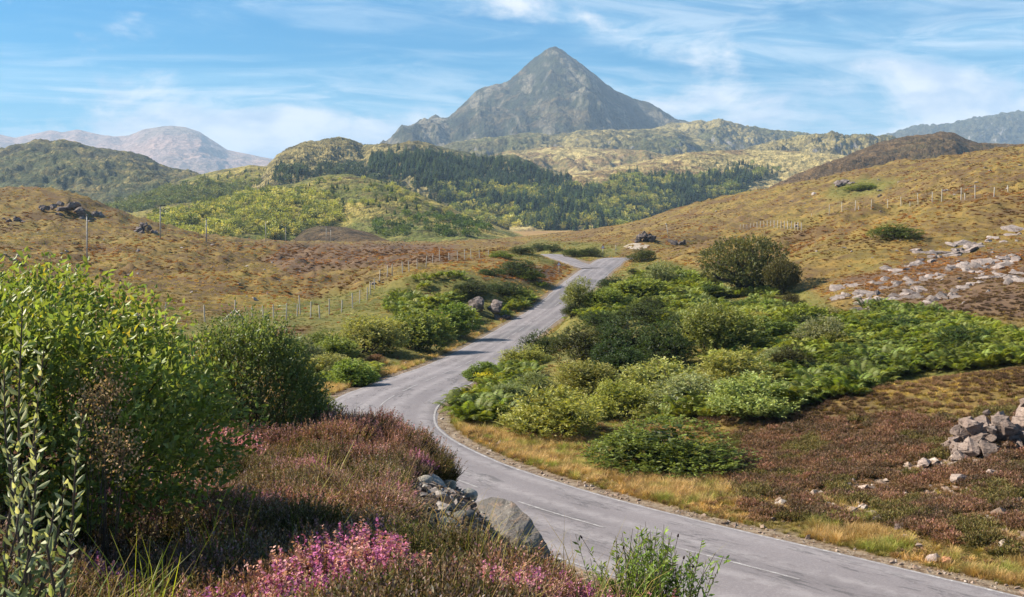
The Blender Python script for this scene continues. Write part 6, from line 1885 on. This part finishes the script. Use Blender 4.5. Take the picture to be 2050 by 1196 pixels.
M['sign_red'] = mat_plain('sign_red', (0.55, 0.03, 0.035), .4, .15)
M['sign_white'] = mat_plain('sign_white', (0.85, 0.85, 0.84), .4, .05)
M['sign_black'] = mat_plain('sign_black', (0.015, 0.015, 0.015), .5, .1)
def sign(u, v, side, label, hgt, D):
    x_ = (u - U0) / F * D
    p = Vector((x_, D, float(gz(x_, D))))
    e = tag(empty('warning_sign', p), label, 'road sign', 'triangular warning signs at the crest')
    mb = MB(); tube(mb, [(0, .05, -.4), (0, .05, hgt * .5), (0, .05, hgt + .3)], .038, .038, np.array([1., 1, 1]), 8); link('post', mb.mesh('post', M['galv']), parent=e)
    def tri(s, y0, y1):
        r = s / math.sqrt(3)
        q = [(r * math.sin(a), r * math.cos(a)) for a in (0, R(120), R(-120))]
        V = [(a, y0, b) for a, b in q] + [(a, y1, b) for a, b in q]
        c = (hgt + r * .5)
        V = [(a, y_, b + c) for (a, y_, b) in V]
        m = MB(); m.add(V, [(0, 1, 2, 2), (0, 3, 4, 1), (1, 4, 5, 2), (2, 5, 3, 0), (3, 5, 4, 4)], (1, 1, 1))
        return m
    def trimesh(m, name, mat):
        V = np.concatenate(m.V); me = bpy.data.meshes.new(name)
        me.from_pydata(V.tolist(), [], [(0, 2, 1), (3, 4, 5), (0, 1, 4, 3), (1, 2, 5, 4), (2, 0, 3, 5)]); me.materials.append(mat); return me
    pl_ = link('plate', trimesh(tri(side, -.012, .012), 'plate', M['sign_red']), parent=e)
    s2 = side * .70
    m2 = tri(s2, -.020, -.0135)
    dzz = (side / math.sqrt(3)) * .5 - (s2 / math.sqrt(3)) * .5
    for q in m2.V: q[:, 2] += dzz
    link('panel', trimesh(m2, 'panel', M['sign_white']), parent=e)
    # bend pictogram
    mb = MB(); c = hgt + side / math.sqrt(3) * .5; k = side
    pts = [(.07, -.14), (.07, -.06), (-.04, .0), (-.04, .07), (.03, .13)]
    for a, b in zip(pts[:-1], pts[1:]):
        A, B = np.array(a) * k, np.array(b) * k; mdl = (A + B) / 2; dd = B - A; L = np.linalg.norm(dd)
        box(mb, (mdl[0], -.0245, c + mdl[1]), (.055 * k, .006, L + .04 * k), (1, 1, 1), Euler((0, math.atan2(dd[0], dd[1]), 0)))
    link('pictogram', mb.mesh('pictogram', M['sign_black']), parent=e)
sign(1119, 545, .95, 'red triangular warning sign on the left verge below the crest', 1.35, 200)
sign(1207, 510, 1.05, 'red triangular warning sign just beyond the crest of the road', 1.9, 246)
# ------------------------------------------------------------------ air between the hills
hb = mesh_np('haze', [(-9500, -60, -26), (9500, -60, -26), (9500, 15500, -26), (-9500, 15500, -26), (-9500, -60, 815), (9500, -60, 815), (9500, 15500, 815), (-9500, 15500, 815)],
             [(0, 3, 2, 1), (4, 5, 6, 7), (0, 1, 5, 4), (1, 2, 6, 5), (2, 3, 7, 6), (3, 0, 4, 7)])
hm = bpy.data.materials.new('haze_air'); hm.use_nodes = True
ht = NT(hm.node_tree); ht.n.clear()
ho = ht.node('ShaderNodeOutputMaterial')
hv = ht.node('ShaderNodeVolumePrincipled')
hv.inputs['Color'].default_value = (0.52, 0.73, 1.0, 1)
hv.inputs['Density'].default_value = 8.0e-5
hv.inputs['Anisotropy'].default_value = 0.0
ht.l.new(hv.outputs[0], ho.inputs['Volume'])
haze = tag(link('haze', hb, hm), 'thin blue haze filling the valley air', 'haze', kind='stuff')
